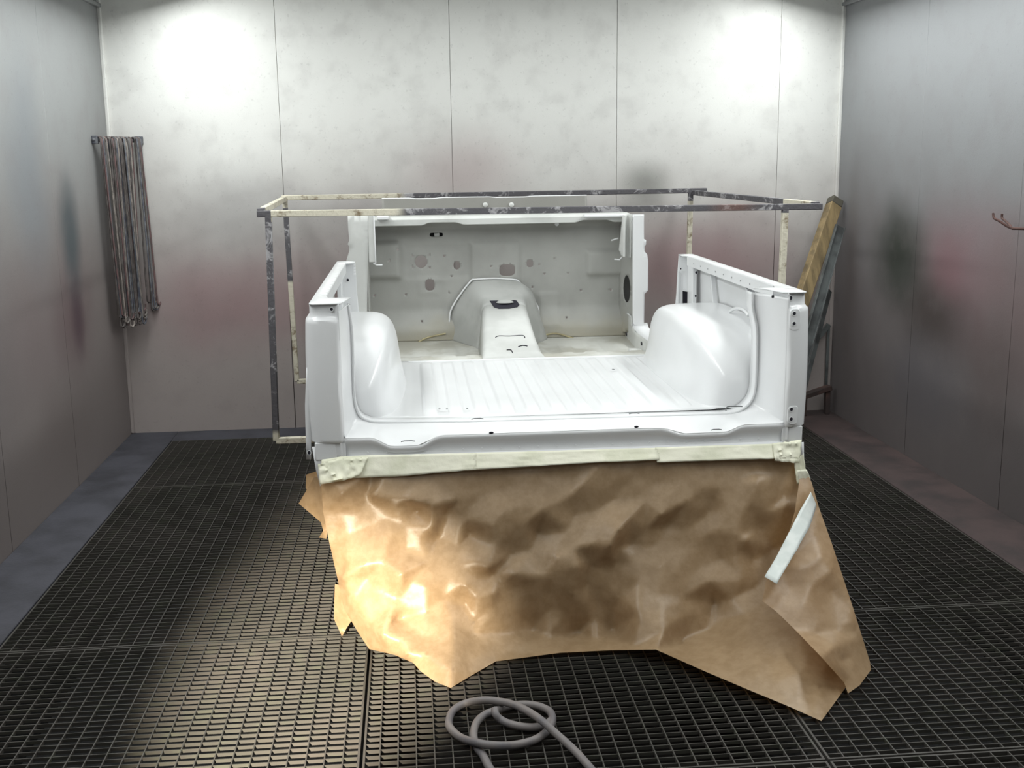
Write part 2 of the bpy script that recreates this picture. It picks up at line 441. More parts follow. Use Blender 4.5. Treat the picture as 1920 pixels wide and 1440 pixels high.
# ================================================================== STEEL RACK THAT CARRIES THE CAB END
TB = .026
rack = empty('storage_rack', (0.5, 5.4, .0), 'open box rack of paint-spattered square steel tube around the cab end of the white body', 'rack')
def rb(name, a, b, **k): return adopt(bar(name, a, b, TB, TB, M_frame, bev=.003, **k), rack)
yf_, yr_ = 4.70, 6.15
zf = 1.292
PLF = [at(503, 402, Y=yf_), at(518, 826, Y=yf_)]
PRF = [at(1472, 392, Y=yf_), None]
rb('rail', at(482, 401, Y=yf_), at(1541, 387, Y=yf_))
rb('rail', at(528, 371, Y=yr_), at(1325, 357, Y=yr_))
rb('side_rail', at(488, 399, Y=yf_)+Vector((0, .0, .004)), at(533, 373, Y=yr_))
rb('side_rail', at(1532, 386, Y=yf_)+Vector((0, .0, .004)), at(1300, 361, Y=yr_))
rb('post', PLF[0], PLF[1], up=(0, 1, 0))
b = at(1472, 392, Y=yf_); rb('post', b, (b.x-.01, yf_, PLF[1].z), up=(0, 1, 0))
rb('post', at(534, 373, Y=yr_), at(557, 715, Y=yr_), up=(0, 1, 0))
b = at(1295, 360, Y=yr_); rb('post', b, (b.x-.01, yr_, .32), up=(0, 1, 0))
zl = PLF[1].z
rb('lower_rail', (PLF[1].x, yf_, zl), (1.6, yf_, zl-.0))
pz = at(557, 715, Y=yr_)
rb('lower_rail', (pz.x, yr_, pz.z), (1.55, yr_, pz.z))
# plain stands underneath, behind the masking paper
def stand(x0, x1, y, top, label):
    r = empty('support_stand', ((x0+x1)/2, y, 0), label, 'stand', 'steel stands under the body')
    adopt(bar('beam', (x0, y, top-.03), (x1, y, top-.03), .05, .06, M_brack), r)
    for x in (x0+.08, x1-.08):
        for s in (-1, 1): adopt(bar('leg', (x, y, top-.05), (x, y+s*.14, .0), .03, .03, M_brack, up=(1, 0, 0)), r)
stand(.0, .95, yf_, zl-TB/2, 'dark steel stand under the white body, below the front rail of the rack')
stand(.1, .9, yr_, pz.z-TB/2, 'dark steel stand under the white body, below the back rail of the rack')
stand(.02, .92, 3.95, zl+TB/2, 'dark steel stand under the cargo bed, behind the brown paper')

# ================================================================== PICKUP BODY SHELL
body = empty('pickup_body_shell', (.467, 4.5, 0), 'bare white-painted pickup body tub seen from its open tail, masked off below with brown paper', 'car body')
def part(o): return adopt(o, body)
YR = 3.45
LX, RX = -.325, 1.265      # outer skins
# ---- rear frame: swept flange + cove around the tail opening
Ipx = [(653, 572), (655, 585), (659, 612), (661, 650), (662, 690), (663, 728), (665, 752), (670, 770), (678, 782), (692, 789), (710, 791.5), (760, 791.5), (830, 791), (900, 790),
       (1000, 787), (1100, 784), (1200, 781), (1290, 778.5), (1340, 777), (1368, 775.5), (1387, 770), (1402, 759), (1412, 744), (1416.5, 725), (1418.5, 690), (1419.5, 650), (1419, 615), (1414, 590), (1411, 572), (1411, 549)]
I = catmull([at(x, y, Y=3.60) for x, y in Ipx], 3)
def outer_pt(p, k, n):
    """matching point of the outer crease rectangle"""
    x0, x1, z0 = -.222, 1.187, .655
    t = k/(n-1)
    return x0, x1, z0
Ox0, Ox1, Oz0 = -.221, 1.188, .652
ztop = 1.07
def outer(p):
    cx, cz = .467, .98
    if p.z > .80:
        return Vector((Ox0 if p.x < cx else Ox1, YR, p.z))
    if p.z <= .675 and -.07 < p.x < 1.02:
        return Vector((p.x, YR, Oz0))
    # corner: fan
    if p.x < cx:
        a = math.atan2(.80-p.z, (p.x-(-.19))+1e-6) if False else None
    return None
n = len(I)
O = [outer(p) for p in I]
# fill the corners by marching along the crease rectangle with a small fillet
def fill(i0, i1, corner):
    A = O[i0]; B = O[i1]; C = Vector(corner); m_ = i1-i0
    L1 = (C-A).length; L2 = (B-C).length; r = .0001
    for i in range(i0+1, i1):
        t = (i-i0)/m_
        # quadratic-ish path that hugs the corner
        s = t*(L1+L2); 
        q = A.lerp(C, min(1, s/L1)) if s < L1 else C.lerp(B, (s-L1)/L2)
        d = abs(s-L1)
        if d < r*2:
            u = (s-(L1-2*r))/(4*r); P0 = A+(C-A).normalized()*(L1-2*r); P2 = C+(B-C).normalized()*2*r
            q = P0*(1-u)**2+C*2*u*(1-u)+P2*u*u
        O[i] = q
i = 0
while i < n:
    if O[i] is None:
        j = i
        while O[j] is None: j += 1
        fill(i-1, j, (Ox0 if I[i].x < .467 else Ox1, YR, Oz0)); i = j
    i += 1
def dip(x):   # pads pressed down into the tail sill ridge
    return .030*(sstep(-.14, -.07, x)-sstep(.01, .08, x)) + .022*(sstep(.78, .86, x)-sstep(.99, 1.06, x))
prof = [(0, 3.668, -.002), (0, 3.64, .001), (0, 3.60, 0), (.025, 3.597, 0), (.045, 3.604, 0), (.22, 3.594, 0), (.45, 3.560, 0), (.70, 3.503, 0), (.88, 3.468, 0), (.96, 3.455, 0), (1.0, 3.4505, 0), (1.03, 3.450, 0)]
rows = []
for t, y, up_ in prof:
    r = []
    for p, q in zip(I, O):
        v = Vector((p.x+(q.x-p.x)*t, y, p.z+(q.z-p.z)*t))
        if q.z < .70 and t >= .5: v.z -= dip(q.x)*sstep(.5, .96, t)*sstep(.70, .655, q.z)
        r.append(v)
    rows.append(r)
part(solid(grid('tail_flange', rows, M_white, angle=50), .0015, 1))
# small bead along the lip
part(tube('lip_bead', [p+Vector((0, .0, .0)) for p in I], .005, M_white, seg=8))
# ---- tail sill face below the ridge
xs_ = [Ox0-.0+(Ox1-Ox0)*k/70 for k in range(71)]
rows = []
for z, y in ((Oz0, 3.4505), (.640, 3.450), (.628, 3.456), (.612, 3.461), (.598, 3.463), (.590, 3.460), (.5865, 3.445), (.583, 3.444)):
    rows.append([Vector((x, y, z-(dip(x) if z > .625 else dip(x)*max(0, (z-.598)/.03)) - .014*(1-sstep(Ox0, Ox1, x))*.0)) for x in xs_])
part(solid(grid('tail_sill', rows, M_white, angle=40), .0015, 1))
for px, py in ((921, 811), (1193, 800)):
    c = at(px, py, Y=3.4515); part(plate('drain_hole', ell(c.x, c.z+.0, .0075, .0035, 14), lambda a, b_: (a, 3.4485, b_), M_hole, t=.0))
for px, py, wd in ((765, 827, .022), (1343, 805.5, .017), (895, 785, .02), (1189, 775, .018)):
    c = at(px, py, Y=3.45 if py > 790 else 3.62)
    part(tube('pressed_slot', [(c.x-wd, c.y-.001, c.z-.001), (c.x-wd*.5, c.y-.001, c.z+.001), (c.x+wd*.5, c.y-.001, c.z+.001), (c.x+wd, c.y-.001, c.z-.001)], .0016, M_gsteel, seg=6))
# spot welds along sill bottom
for k in range(22):
    x = -.15+k*.06; part(tube('spot_weld', [(x, 3.4595, .600), (x, 3.4625, .600)], .0035, M_white, seg=8))

# ---- outer quarter panels with lamp faces, rounded corner and wheel cut-out
def quarter(side):
    X = LX if side < 0 else RX; inx = Ox0 if side < 0 else Ox1
    s = side
    plan = [(inx, YR+.0005), (inx+s*.012, YR-.002), (X-s*.045, YR-.001), (X-s*.026, YR+.003), (X-s*.012, YR+.012), (X-s*.004, YR+.026), (X, YR+.05)]
    ny = 44
    plan += [(X, YR+.05+(4.93-YR-.05)*k/ny) for k in range(1, ny+1)]
    zs = [.585, .600, .622, .634, .638, .642, .65, .68, .72, .76, .80, .84, .88, .92, .96, .99, 1.012, 1.024, 1.031, 1.036, 1.05, 1.066, 1.074]
    def inset(z):
        a = .014*(1-sstep(.632, .642, z)); b_ = .013*sstep(1.022, 1.036, z)
        bul = .008*math.sin(PI*min(1, max(0, (z-.60)/.46)))
        return bul-a-b_
    rows = []
    for z in zs:
        r = []; d = inset(z)
        for k, (x, y) in enumerate(plan):
            if k < 2: dx, dy = 0, -d*(k)*1.0
            elif k < 3: dx, dy = 0, -d
            elif k < 6:
                f = (k-2)/4; dx, dy = s*d*f, -d*(1-f)
            else: dx, dy = s*d, 0
            if z < .64 and k < 2: dy = 0.006*(k == 0)
            r.append(Vector((x+dx, y+dy, z)))
        rows.append(r)
    # wheel opening: delete faces inside the arch, snap the rim
    bm = bmesh.new(); V = [[bm.verts.new(p) for p in r] for r in rows]
    cy, cz, R = 4.27, .46, .37
    ins = lambda v: (v.co.y-cy)**2+(v.co.z-cz)**2 < R*R and abs(v.co.x-X) < .03
    for i in range(len(rows)-1):
        for j in range(len(plan)-1):
            q = (V[i][j], V[i][j+1], V[i+1][j+1], V[i+1][j])
            if all(ins(v) for v in q): continue
            bm.faces.new(q)
    for v in list(bm.verts):
        if not v.link_faces: bm.verts.remove(v)
        elif ins(v):
            d = Vector((v.co.y-cy, v.co.z-cz)); d = d.normalized()*R; v.co.y = cy+d.x; v.co.z = cz+d.y
    o = from_bm('quarter_panel', bm, M_white, angle=40); part(solid(o, .002, -1 if side > 0 else -1))
    return o
quarter(-1); quarter(1)
# lower rear corner flanges
c = [at(574, 690, Y=3.47), at(571.5, 760, Y=3.47), at(574, 862, Y=3.47), at(583, 862, Y=3.47), at(584, 690, Y=3.47)]
part(plate('rear_flange', [(p.x, p.z) for p in c], lambda a, b_: (a, 3.475, b_), M_white, step=.05))
c = [(585, 838), (592, 880), (600, 912), (607, 905), (604, 862), (640, 850), (645, 836)]
part(plate('corner_leg', [(at(x, y, Y=3.455).x, at(x, y, Y=3.455).z) for x, y in c], lambda a, b_: (a, 3.456, b_), M_white, step=.05))
c = [(1470, 832), (1507, 829), (1508, 870), (1503, 880), (1499, 838), (1470, 842)]
part(plate('corner_leg', [(at(x, y, Y=3.455).x, at(x, y, Y=3.455).z) for x, y in c], lambda a, b_: (a, 3.456, b_), M_white, step=.05))
part(box('sill_end', LX+.012, Ox0+.004, 3.452, 3.475, .583, .64, M_white)); part(box('sill_end', Ox1-.004, RX-.014, 3.452, 3.475, .583, .64, M_white))
# lamp faces: raised pads with bolt holes (right), loose bolt holes
def bolt(px, py, Y, r=.0052, name='bolt_hole'):
    c = at(px, py, Y=Y)
    part(plate(name, ell(c.x, c.z, r, r*1.15, 12), lambda a, b_: (a, Y, b_), M_hole, t=0))
    bm = bmesh.new(); ring = [Vector((c.x+math.cos(a)*(r+.001), Y, c.z+math.sin(a)*(r*1.15+.001))) for a in [2*PI*k/12 for k in range(13)]]
    addtube(bm, ring, .0012, 5); part(from_bm('hole_rim', bm, M_white))
for c, h, b_ in (((1488, 599), .036, ((1489.5, 588), (1489, 607))), ((1484, 778), .032, ((1484, 767.5), (1483.5, 786)))):
    p = at(c[0]+2, c[1], Y=3.445)
    bm = bmesh.new(); O2 = ell(p.x, p.z, .019, h, 28, 4)
    top = [bm.verts.new((a, 3.4415, z)) for a, z in [(p.x+(a-p.x)*.85, p.z+(z-p.z)*.92) for a, z in O2]]
    bot = [bm.verts.new((a, 3.4475, z)) for a, z in O2]
    bm.faces.new(top)
    for k in range(28): bm.faces.new((bot[k], bot[(k+1) % 28], top[(k+1) % 28], top[k]))
    part(from_bm('lamp_mount_pad', bm, M_white))
    for x, y in b_: bolt(x, y, 3.4405)
bolt(1482.5, 559, 3.457); bolt(621.5, 580, 3.456, .0045); bolt(579.5, 849, 3.470, .005)
bolt(1449, 556, 3.50, .004)
# ---- inner quarter caps, gussets
part(plate('quarter_cap', [(LX+.014, 3.465), (-.30, 3.452), (-.215, 3.452), (-.198, 3.56), (-.19, 3.60), (-.262, 3.60), (-.272, 3.66), (-.272, 4.84), (-.235, 4.86), (-.235, 4.935), (LX+.012, 4.935)], lambda a, b_: (a, b_, 1.074), M_white, step=.08, t=.004))
part(plate('quarter_cap', [(RX-.014, 3.465), (1.245, 3.452), (1.17, 3.452), (1.15, 3.56), (1.12, 3.60), (1.195, 3.60), (1.207, 3.66), (1.207, 4.84), (1.19, 4.86), (1.19, 4.935), (RX-.012, 4.935)], lambda a, b_: (a, b_, 1.074), M_white, step=.08, t=.004))
for s, xi in ((-1, -.272), (1, 1.207)):
    # rail lip that hangs down along the inside of the top rail, with a row of small holes
    part(box('rail_lip', xi-.0015, xi+.0015, 3.66, 4.84, 1.034, 1.074, M_white, bev=.001))
    if s > 0:
        for k in range(9):
            y = 3.80+k*.115; part(plate('rivet_hole', ell(y, 1.052, .0035, .0035, 8), lambda a, b_: (xi-.0022, a, b_), M_hole, t=0))
# front closing plates of the bed sides
def front_plate(side):
    if side > 0: x0, x1 = 1.150, RX-.012
    else: x0, x1 = LX+.012, -.198
    x0b = x0
    if side > 0:
        ol = [(x0, .66), (x1, .66), (x1, 1.074), (1.19, 1.074), (1.186, 1.0), (1.182, .9), (1.17, .75)]
        c1 = at(1281, 546, Y=4.93); c2 = at(1292, 583, Y=4.93)
    else:
        ol = [(x0, .66), (-.215, .66), (-.225, .8), (-.232, .95), (-.235, 1.074), (x0, 1.074)]
    def f(a, b_):
        d = 0
        if side > 0: d = .012*(sstep(1.192, 1.2, a)-sstep(1.222, 1.23, a))*(1-sstep(.985, 1.0, b_))
        return (a, 4.93+d, b_)
    hs = []
    if side > 0: hs = [[(c1.x, c1.z), (c1.x+.026, c1.z-.004), (c2.x, c2.z+.0), (c2.x+.003, c2.z-.06), (c1.x+.004, c2.z-.06)]]
    part(plate('bed_front_plate', ol, f, M_white, holes=hs, step=.012))
front_plate(1); front_plate(-1)
part(box('front_stiffener', 1.232, 1.252, 4.84, 4.93, .70, 1.07, M_white, bev=.004))
part(box('front_stiffener', -.312, -.292, 4.84, 4.93, .70, 1.07, M_white, bev=.004))
for x, y in ((1305.5, 511), (1304.5, 555)): bolt(x, y, 4.838, .005)
for x, y in ((652, 525), (654, 571)): bolt(x, y, 4.925, .0055)
bolt(1276.5, 504, 4.922, .003)
part(tube('slot_hole', [at(620.5, 553, X=-.318), at(616, 565, X=-.318)], .004, M_hole, seg=8))
# inner skin braces and filler pipe on the right
part(plate('slot_backing', [(1.19, .72), (1.24, .72), (1.24, 1.0), (1.19, 1.0)], lambda a, b_: (a, 4.95, b_), M_hole, t=0))  # added dark sheet, makes the slot look shaded inside
part(bar('side_brace', (1.252, 4.60, 1.05), (1.252, 4.52, .86), .012, .022, M_white, up=(1, 0, 0)))
part(bar('side_brace', (1.245, 4.06, 1.05), (1.225, 3.86, .84), .010, .03, M_white, up=(1, 0, 0)))
part(bar('side_brace', (-.305, 4.3, 1.05), (-.30, 4.25, .90), .012, .022, M_white, up=(1, 0, 0)))
part(box('side_bracket', 1.19, 1.235, 3.76, 3.86, .86, .905, M_white, bev=.004))
p0 = at(1402, 712, X=1.16); 
part(tube('filler_pipe', [p0, p0+Vector((.05, -.02, .075)), p0+Vector((.085, -.04, .13))], [.024, .027, .028], M_white, seg=16, sm=0))
part(plate('pipe_mouth', ell(0, 0, .020, .020, 16), lambda a, b_: p0+Vector((-.0025, .001, -.004))+Vector((.83, -.05, -.55))*a+Vector((0, 1, 0))*b_, M_hole, t=0))
part(tube('arch_rib', [at(x, y, X=1.21) for x, y in ((1368, 585), (1380, 578), (1394, 581), (1404, 592))], .006, M_white, seg=8, sm=4))
part(tube('arch_slot', [at(x, y, Z=.675) for x, y in ((1361, 770), (1363, 763), (1376, 762), (1392, 762))], 0.0018, M_gsteel, seg=6, sm=2))
# ---- wheel arches: domes rising from the bed
def arch(side):
    if side > 0: xo, a, cy, b_, c_ = RX-.004, .318, 4.27, .60, .262
    else: xo, a, cy, b_, c_ = LX+.004, .306, 4.27, .60, .262
    z0 = .655; rows = []
    nu, nv = 40, 22
    for i in range(nu+1):
        u = -1+2*i/nu; th = PI*(i/nu)                # front to back angle
        r = []
        for j in range(nv+1):
            ph = PI/2*j/nv
            # superquadric quarter dome
            ct, st = math.cos(th), math.sin(th)
            cp, sp_ = math.cos(ph), math.sin(ph)
            e1, e2 = .52, .62
            f = lambda v, e: math.copysign(abs(v)**e, v)
            X = f(cp, e2); R = f(sp_, e2)
            yy = f(ct, .80); zz = f(st, .80)
            # ph=0: innermost cap toward the bed centre ; ph=90: at the side
            k = (1-X)                                 # 0 at inner cap
            rad = R
            px = xo-side*a*X
            rr = .30+.70*rad if False else rad
            r.append(Vector((px, cy+b_*rr*yy, z0+c_*(rr**1.0)*zz)))
        rows.append(r)
    return rows
def arch2(side):
    """barrel shape: half-round in side view, inner face nearly upright with a wide fillet"""
    if side > 0: xo, a = RX-.004, .300
    else: xo, a = LX+.004, .278
    cy, b_, c_, z0 = 4.27, .60, .264, .650
    rows = []; nu = 48
    # cross profile: inward distance fraction -> radial scale
    prof = [(1.0, .0), (1.0, .25), (.995, .5), (.985, .66), (.965, .78), (.93, .87), (.88, .93), (.80, .97), (.68, .992), (.5, 1.0), (.25, 1.0), (.0, 1.0)]
    for w_, s_ in prof:
        r = []
        for i in range(nu+1):
            th = PI*i/nu; ct, st = math.cos(th), math.sin(th)
            e = .64
            yy = math.copysign(abs(ct)**e, ct); zz = abs(st)**e
            lean = -.05*s_*zz+.07*(1-s_*zz)**6      # narrows towards the top, flares at the foot
            tail = 0
            x = xo-side*a*(w_+lean*(w_))
            # rear part tapers outwards so the dome looks like a teardrop from the tail
            y = cy+b_*s_*yy; z = z0+c_*s_*zz
            if yy < 0: x += side*.04*((abs(yy)*s_)**2)*w_
            else: x += side*.085*((abs(yy)*s_)**2.5)*w_
            r.append(Vector((x, y, z)))
        rows.append(r)
    return rows
for s in (-1, 1):
    o = grid('wheel_arch', arch2(s), M_white, angle=70)
    part(o)
    mod = o.modifiers.new('smooth', 'SUBSURF'); mod.levels = 1; mod.render_levels = 1
# ---- bed floor with pressed ribs
X0, X1 = LX+.01, RX-.01
def bedz(x, y):
    z = .658
    if .02 < x < .98:
        ph = (x-.02)/.96*11; k = ph-math.floor(ph)
        rib = sstep(.10, .22, k)-sstep(.62, .74, k)
        fy = sstep(3.70, 3.76, y)-sstep(4.66, 4.72, y)
        z += .0095*rib*fy
    z += .004*(sstep(.0, -.03, x)+sstep(1.0, 1.03, x))
    return z
nx, nyy = 330, 26
ys_ = [3.66+(4.75-3.66)*k/nyy for k in range(nyy+1)]
rows = [[Vector((X0+(X1-X0)*i/nx, y, bedz(X0+(X1-X0)*i/nx, y))) for i in range(nx+1)] for y in ys_]
part(solid(grid('bed_floor', rows, M_white, angle=50), .0015, -1))
part(box('bed_front_lip', X0, X1, 4.742, 4.758, .60, .661, M_white, bev=.003))
for px, py in ((842, 702.5), (1150, 692.5)):
    c = at(px, py, Z=.667); part(plate('drain_hole', ell(c.x, c.y, .006, .010, 10), lambda a, b_: (a, b_, .6672), M_gsteel, t=0))
# pressed pads and scratches at left rear of floor
for px, py in ((824, 767), (838, 767), (876, 766)):
    c = at(px, py, Z=.667); part(plate('small_hole', ell(c.x, c.y, .004, .008, 8), lambda a, b_: (a, b_, .6676), M_gsteel, t=0))
# ledge behind the cab with the same ribs
def ledz(x):
    k = ((x+.3)/.105) % 1; return .651+.004*(sstep(.1, .2, k)-sstep(.6, .7, k))
xs2 = [LX+.03+(1.10-LX-.03)*i/220 for i in range(221)]
ledge = [(4.758, 0), (4.90, 0), (4.925, -.004), (4.935, -.02), (4.94, -.07)]
part(solid(grid('cab_ledge', [[Vector((x, y, ledz(x)+dz)) for x in xs2] for y, dz in ledge], M_floorin, angle=50), .0015, -1))
# ---- cab floor with toe board
def cabz(x, y):
    z = .600
    z += .018*sstep(5.3, 5.6, y)+.03*sstep(5.54, 5.62, y)
    k = ((x+.3)/.14) % 1
    z += .005*(sstep(.1, .2, k)-sstep(.6, .7, k))*(1-sstep(5.35, 5.5, y))
    return z
rows = [[Vector((LX+.03+(1.12-LX-.03)*i/160, y, cabz(LX+.03+(1.12-LX-.03)*i/160, y))) for i in range(161)] for y in [4.93+(5.62-4.93)*k/20 for k in range(21)]]
part(solid(grid('cab_floor', rows, M_floorin, angle=50), .0015, -1))
# ---- firewall
FY = 5.6
def fp(px, py): v = at(px, py, Y=FY); return (v.x, v.z)
def relief(x, z):
    d = 0
    def rect(x0, x1, z0, z1, h, s=.012):
        return h*(sstep(x0-s, x0+s, x)-sstep(x1-s, x1+s, x))*(sstep(z0-s, z0+s, z)-sstep(z1-s, z1+s, z))
    a = fp(883, 455); b_ = fp(975, 522)
    d += rect(a[0], b_[0], .90, a[1], -.012)                 # raised centre field
    a = fp(690, 475); b_ = fp(752, 521)
    d += rect(a[0]-.1, b_[0], b_[1], a[1]+.05, -.03, .014)   # left box
    a = fp(1100, 470); b_ = fp(1170, 514)
    d += rect(a[0], b_[0]+.1, b_[1], a[1], -.022, .012)      # right box
    a = fp(758, 460); b_ = fp(883, 520)
    d += rect(a[0], b_[0], b_[1], a[1], .005, .01)
    a = fp(795, 530); b_ = fp(835, 610); d += rect(a[0]+.0, b_[0], b_[1], a[1], .004, .006)
    a = fp(1010, 548); b_ = fp(1048, 610); d += rect(a[0], b_[0], b_[1], a[1], -.006, .006)
    a = fp(795, 520); b_ = fp(823, 552); d += rect(a[0]-.03, b_[0], b_[1], a[1], -.004, .006)
    d -= .05*sstep(1.17, 1.215, z)                            # rolls towards the cab under the cowl
    d -= .05*(1-sstep(.66, .78, z))
    d += .004*noise.noise(Vector((x*5, 3, z*5)))
    return d
FWx0, FWx1 = fp(660, 500)[0], 1.135
holes = [ell(*fp(789.5, 491), .031, .031, 28), ell(*fp(856.5, 497.5), .0175, .021, 20), ell(*fp(806, 534), .0235, .029, 24, 2.8),
         ell(*fp(950.5, 506), .039, .029, 28, 3.2), ell(*fp(993.5, 494), .0165, .019, 20, 2.6)]
a = fp(818, 440); holes.append(ell(a[0], a[1], .032, .0095, 24, 5))
for px, py, r in ((746, 467, .006), (730, 488, .005), (774, 501, .0045), (806, 502, .005), (805.5, 478.5, .004), (833, 480, .006), (847, 518, .0035), (842, 549, .0035),
                  (761, 552, .005), (702, 554, .005), (791, 601, .005), (920, 499, .0045), (1011, 496, .004), (1020.5, 513, .005), (1039, 485, .004), (1065, 512, .0035),
                  (1089, 544, .005), (1145, 543, .006), (1061, 594, .0045), (773, 480, .0035), (998, 538, .005)):
    holes.append(ell(*fp(px, py), r, r*1.1, 8))
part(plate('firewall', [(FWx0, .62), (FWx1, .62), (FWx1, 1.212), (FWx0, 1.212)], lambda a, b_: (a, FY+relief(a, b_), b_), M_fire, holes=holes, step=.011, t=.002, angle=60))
part(box('slot_bracket', fp(814, 440)[0], fp(824, 440)[0], FY+.006, FY+.03, fp(818, 445)[1], fp(818, 437)[1], M_tun, bev=.003))
part(box('slot_backing', fp(800, 440)[0], fp(838, 440)[0], FY+.03, FY+.034, fp(818, 450)[1], fp(818, 430)[1], M_black, bev=0))  # added dark plate to keep the slot dark against the lit wall
# sealer beads along toe board
bl = [fp(x, y) for x, y in ((690, 640), (740, 646), (775, 640), (800, 628), (835, 620))]
part(tube('seam_sealer', [(p[0], FY-.055, p[1]-.006) for p in bl], .004, M_sealer, seg=8, sm=5))
bl = [fp(x, y) for x, y in ((1015, 624), (1040, 620), (1070, 628), (1110, 636), (1160, 632))]
part(tube('seam_sealer', [(p[0], FY-.055, p[1]-.006) for p in bl], .004, M_sealer, seg=8, sm=5))
# ---- cowl: lip under the dash, sloping top, windscreen base
lipz = lambda x: 1.193-.010*(sstep(-.17, -.02, x)*0)+.012*(sstep(.06, .10, x)-sstep(.22, .27, x))+.012*(sstep(.80, .85, x)-sstep(.96, 1.0, x))
xs3 = [-.21+(1.075+.21)*i/90 for i in range(91)]
rows = [[Vector((x, 5.585, lipz(x)+.012)) for x in xs3], [Vector((x, 5.47, lipz(x))) for x in xs3], [Vector((x, 5.46, lipz(x)+.003)) for x in xs3],
        [Vector((x, 5.458, 1.222)) for x in xs3], [Vector((x, 5.47, 1.232)) for x in xs3], [Vector((x, 5.60, 1.236)) for x in xs3]]
part(solid(grid('cowl_lip', rows, M_tun, angle=50), .0015))
xa, xb = at(716, 378, Y=5.72).x, at(1100, 372, Y=5.72).x
def cx(x): return .004*(sstep(.0, .05, x)-sstep(.12, .18, x))+.004*(sstep(.40, .45, x)-sstep(.58, .63, x))
xs4 = [xa+(xb-xa)*i/70 for i in range(71)]
rows = [[Vector((xa-.01+(x-xa)*1.02, 5.60, 1.236)) for x in xs4], [Vector((x, 5.69, 1.245)) for x in xs4], [Vector((x, 5.712, 1.312-cx(x))) for x in xs4],
        [Vector((x, 5.735, 1.316-cx(x))) for x in xs4], [Vector((x, 5.74, 1.300)) for x in xs4]]
part(solid(grid('cowl_top', rows, M_fire, angle=45), .0015))  # face takes its grey from the shade painted into this material
part(tube('cowl_edge', [Vector((x, 5.722, 1.315-cx(x))) for x in xs4], .004, M_white, seg=6))
for px in (910, 959):
    v = at(px, 384, Y=5.67); part(plate('access_hole', ell(at(px, 384, Y=5.695).x, at(px, 384, Y=5.695).z, .013, .012, 18), lambda a, b_: (a, 5.687+(b_-1.26)*.3, b_), M_tun, t=.002))
a = at(715, 407, Y=5.46); part(box('cowl_end_tab', a.x-.02, a.x+.035, 5.42, 5.50, a.z-.012, a.z+.006, M_white, bev=.004))
a = at(1128, 403, Y=5.46); part(box('cowl_end_tab', a.x-.09, a.x+.11, 5.42, 5.50, a.z-.010, a.z+.004, M_white, bev=.004))
v = at(1043.5, 420, Y=5.58); part(tube('grommet', [(v.x, 5.575, v.z), (v.x, 5.565, v.z)], .010, M_white, seg=14))
# ---- A pillars
PY = 5.38
def pp(px, py, Y=PY): v = at(px, py, Y=Y); return (v.x, v.z)
lp = [(652, 405), (690, 405), (690, 470), (688, 600), (655, 602), (652, 560), (655, 520), (649, 490), (655, 470), (655, 462), (652, 458), (655, 450), (653, 430)]
part(plate('windscreen_pillar', [pp(*q) for q in lp], lambda a, b_: (a, PY+.0, b_), M_tun, step=.03, t=.012))
rp = [(1186, 402), (1207, 402), (1207, 448), (1211, 450), (1211, 458), (1208, 462), (1208, 471), (1213, 477), (1215, 490), (1215, 544), (1208, 551), (1207, 606), (1211, 610), (1212, 632), (1186, 606)]
part(plate('windscreen_pillar', [pp(*q) for q in rp], lambda a, b_: (a, PY, b_), M_white, step=.02, t=.012))
part(bevel(box('pillar_flange', pp(690, 450)[0], pp(703, 450)[0], PY-.004, PY+.004, pp(697, 492)[1], pp(697, 403)[1], M_tun), .002))
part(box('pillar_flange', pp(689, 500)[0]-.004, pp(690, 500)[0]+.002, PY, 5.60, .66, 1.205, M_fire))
part(box('flange_edge', pp(701.5, 450)[0], pp(704, 450)[0], PY-.012, PY+.01, pp(697, 494)[1], pp(697, 403)[1], M_white))
part(tube('bracket_foot', [at(700, 493, Y=PY), at(706, 497, Y=PY), at(717, 497, Y=PY)], .004, M_white, seg=8))
part(plate('pillar_flange', [pp(1169, 404), pp(1186, 402), pp(1185, 484), pp(1168, 482), pp(1164, 470)], lambda a, b_: (a, PY+.03+.02*math.sin((a-1.0)*140), b_), M_tun, step=.006, t=.003))
part(tube('bracket_foot', [at(1167, 481, Y=5.42), at(1162, 487, Y=5.42), at(1152, 486, Y=5.42)], .0035, M_white, seg=8))
part(tube('bracket_foot', [at(1146, 451, Y=5.5), at(1152, 449, Y=5.5), at(1159, 447, Y=5.5)], .004, M_white, seg=8))
# kick panel: from firewall to pillar on the right, with the oval opening
KX = 1.092
def kp(px, py): v = at(px, py, X=KX); return (v.y, v.z)
kpo = [(5.61, .63), (5.38, .66), (5.385, 1.20), (5.61, 1.20)]
hk = ell(*kp(1171.5, 534), .062, .066, 24)
fnk = lambda y, z: (KX-.045*(y-5.385)/.225, y, z)
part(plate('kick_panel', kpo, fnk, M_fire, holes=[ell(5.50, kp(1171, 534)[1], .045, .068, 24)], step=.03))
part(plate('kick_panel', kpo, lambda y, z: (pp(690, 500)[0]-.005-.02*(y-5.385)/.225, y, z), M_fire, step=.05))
part(box('void_backing', KX+.03, KX+.034, 5.40, 5.60, .70, 1.15, M_black, bev=0))  # added dark plate standing for the hollow behind the oval opening
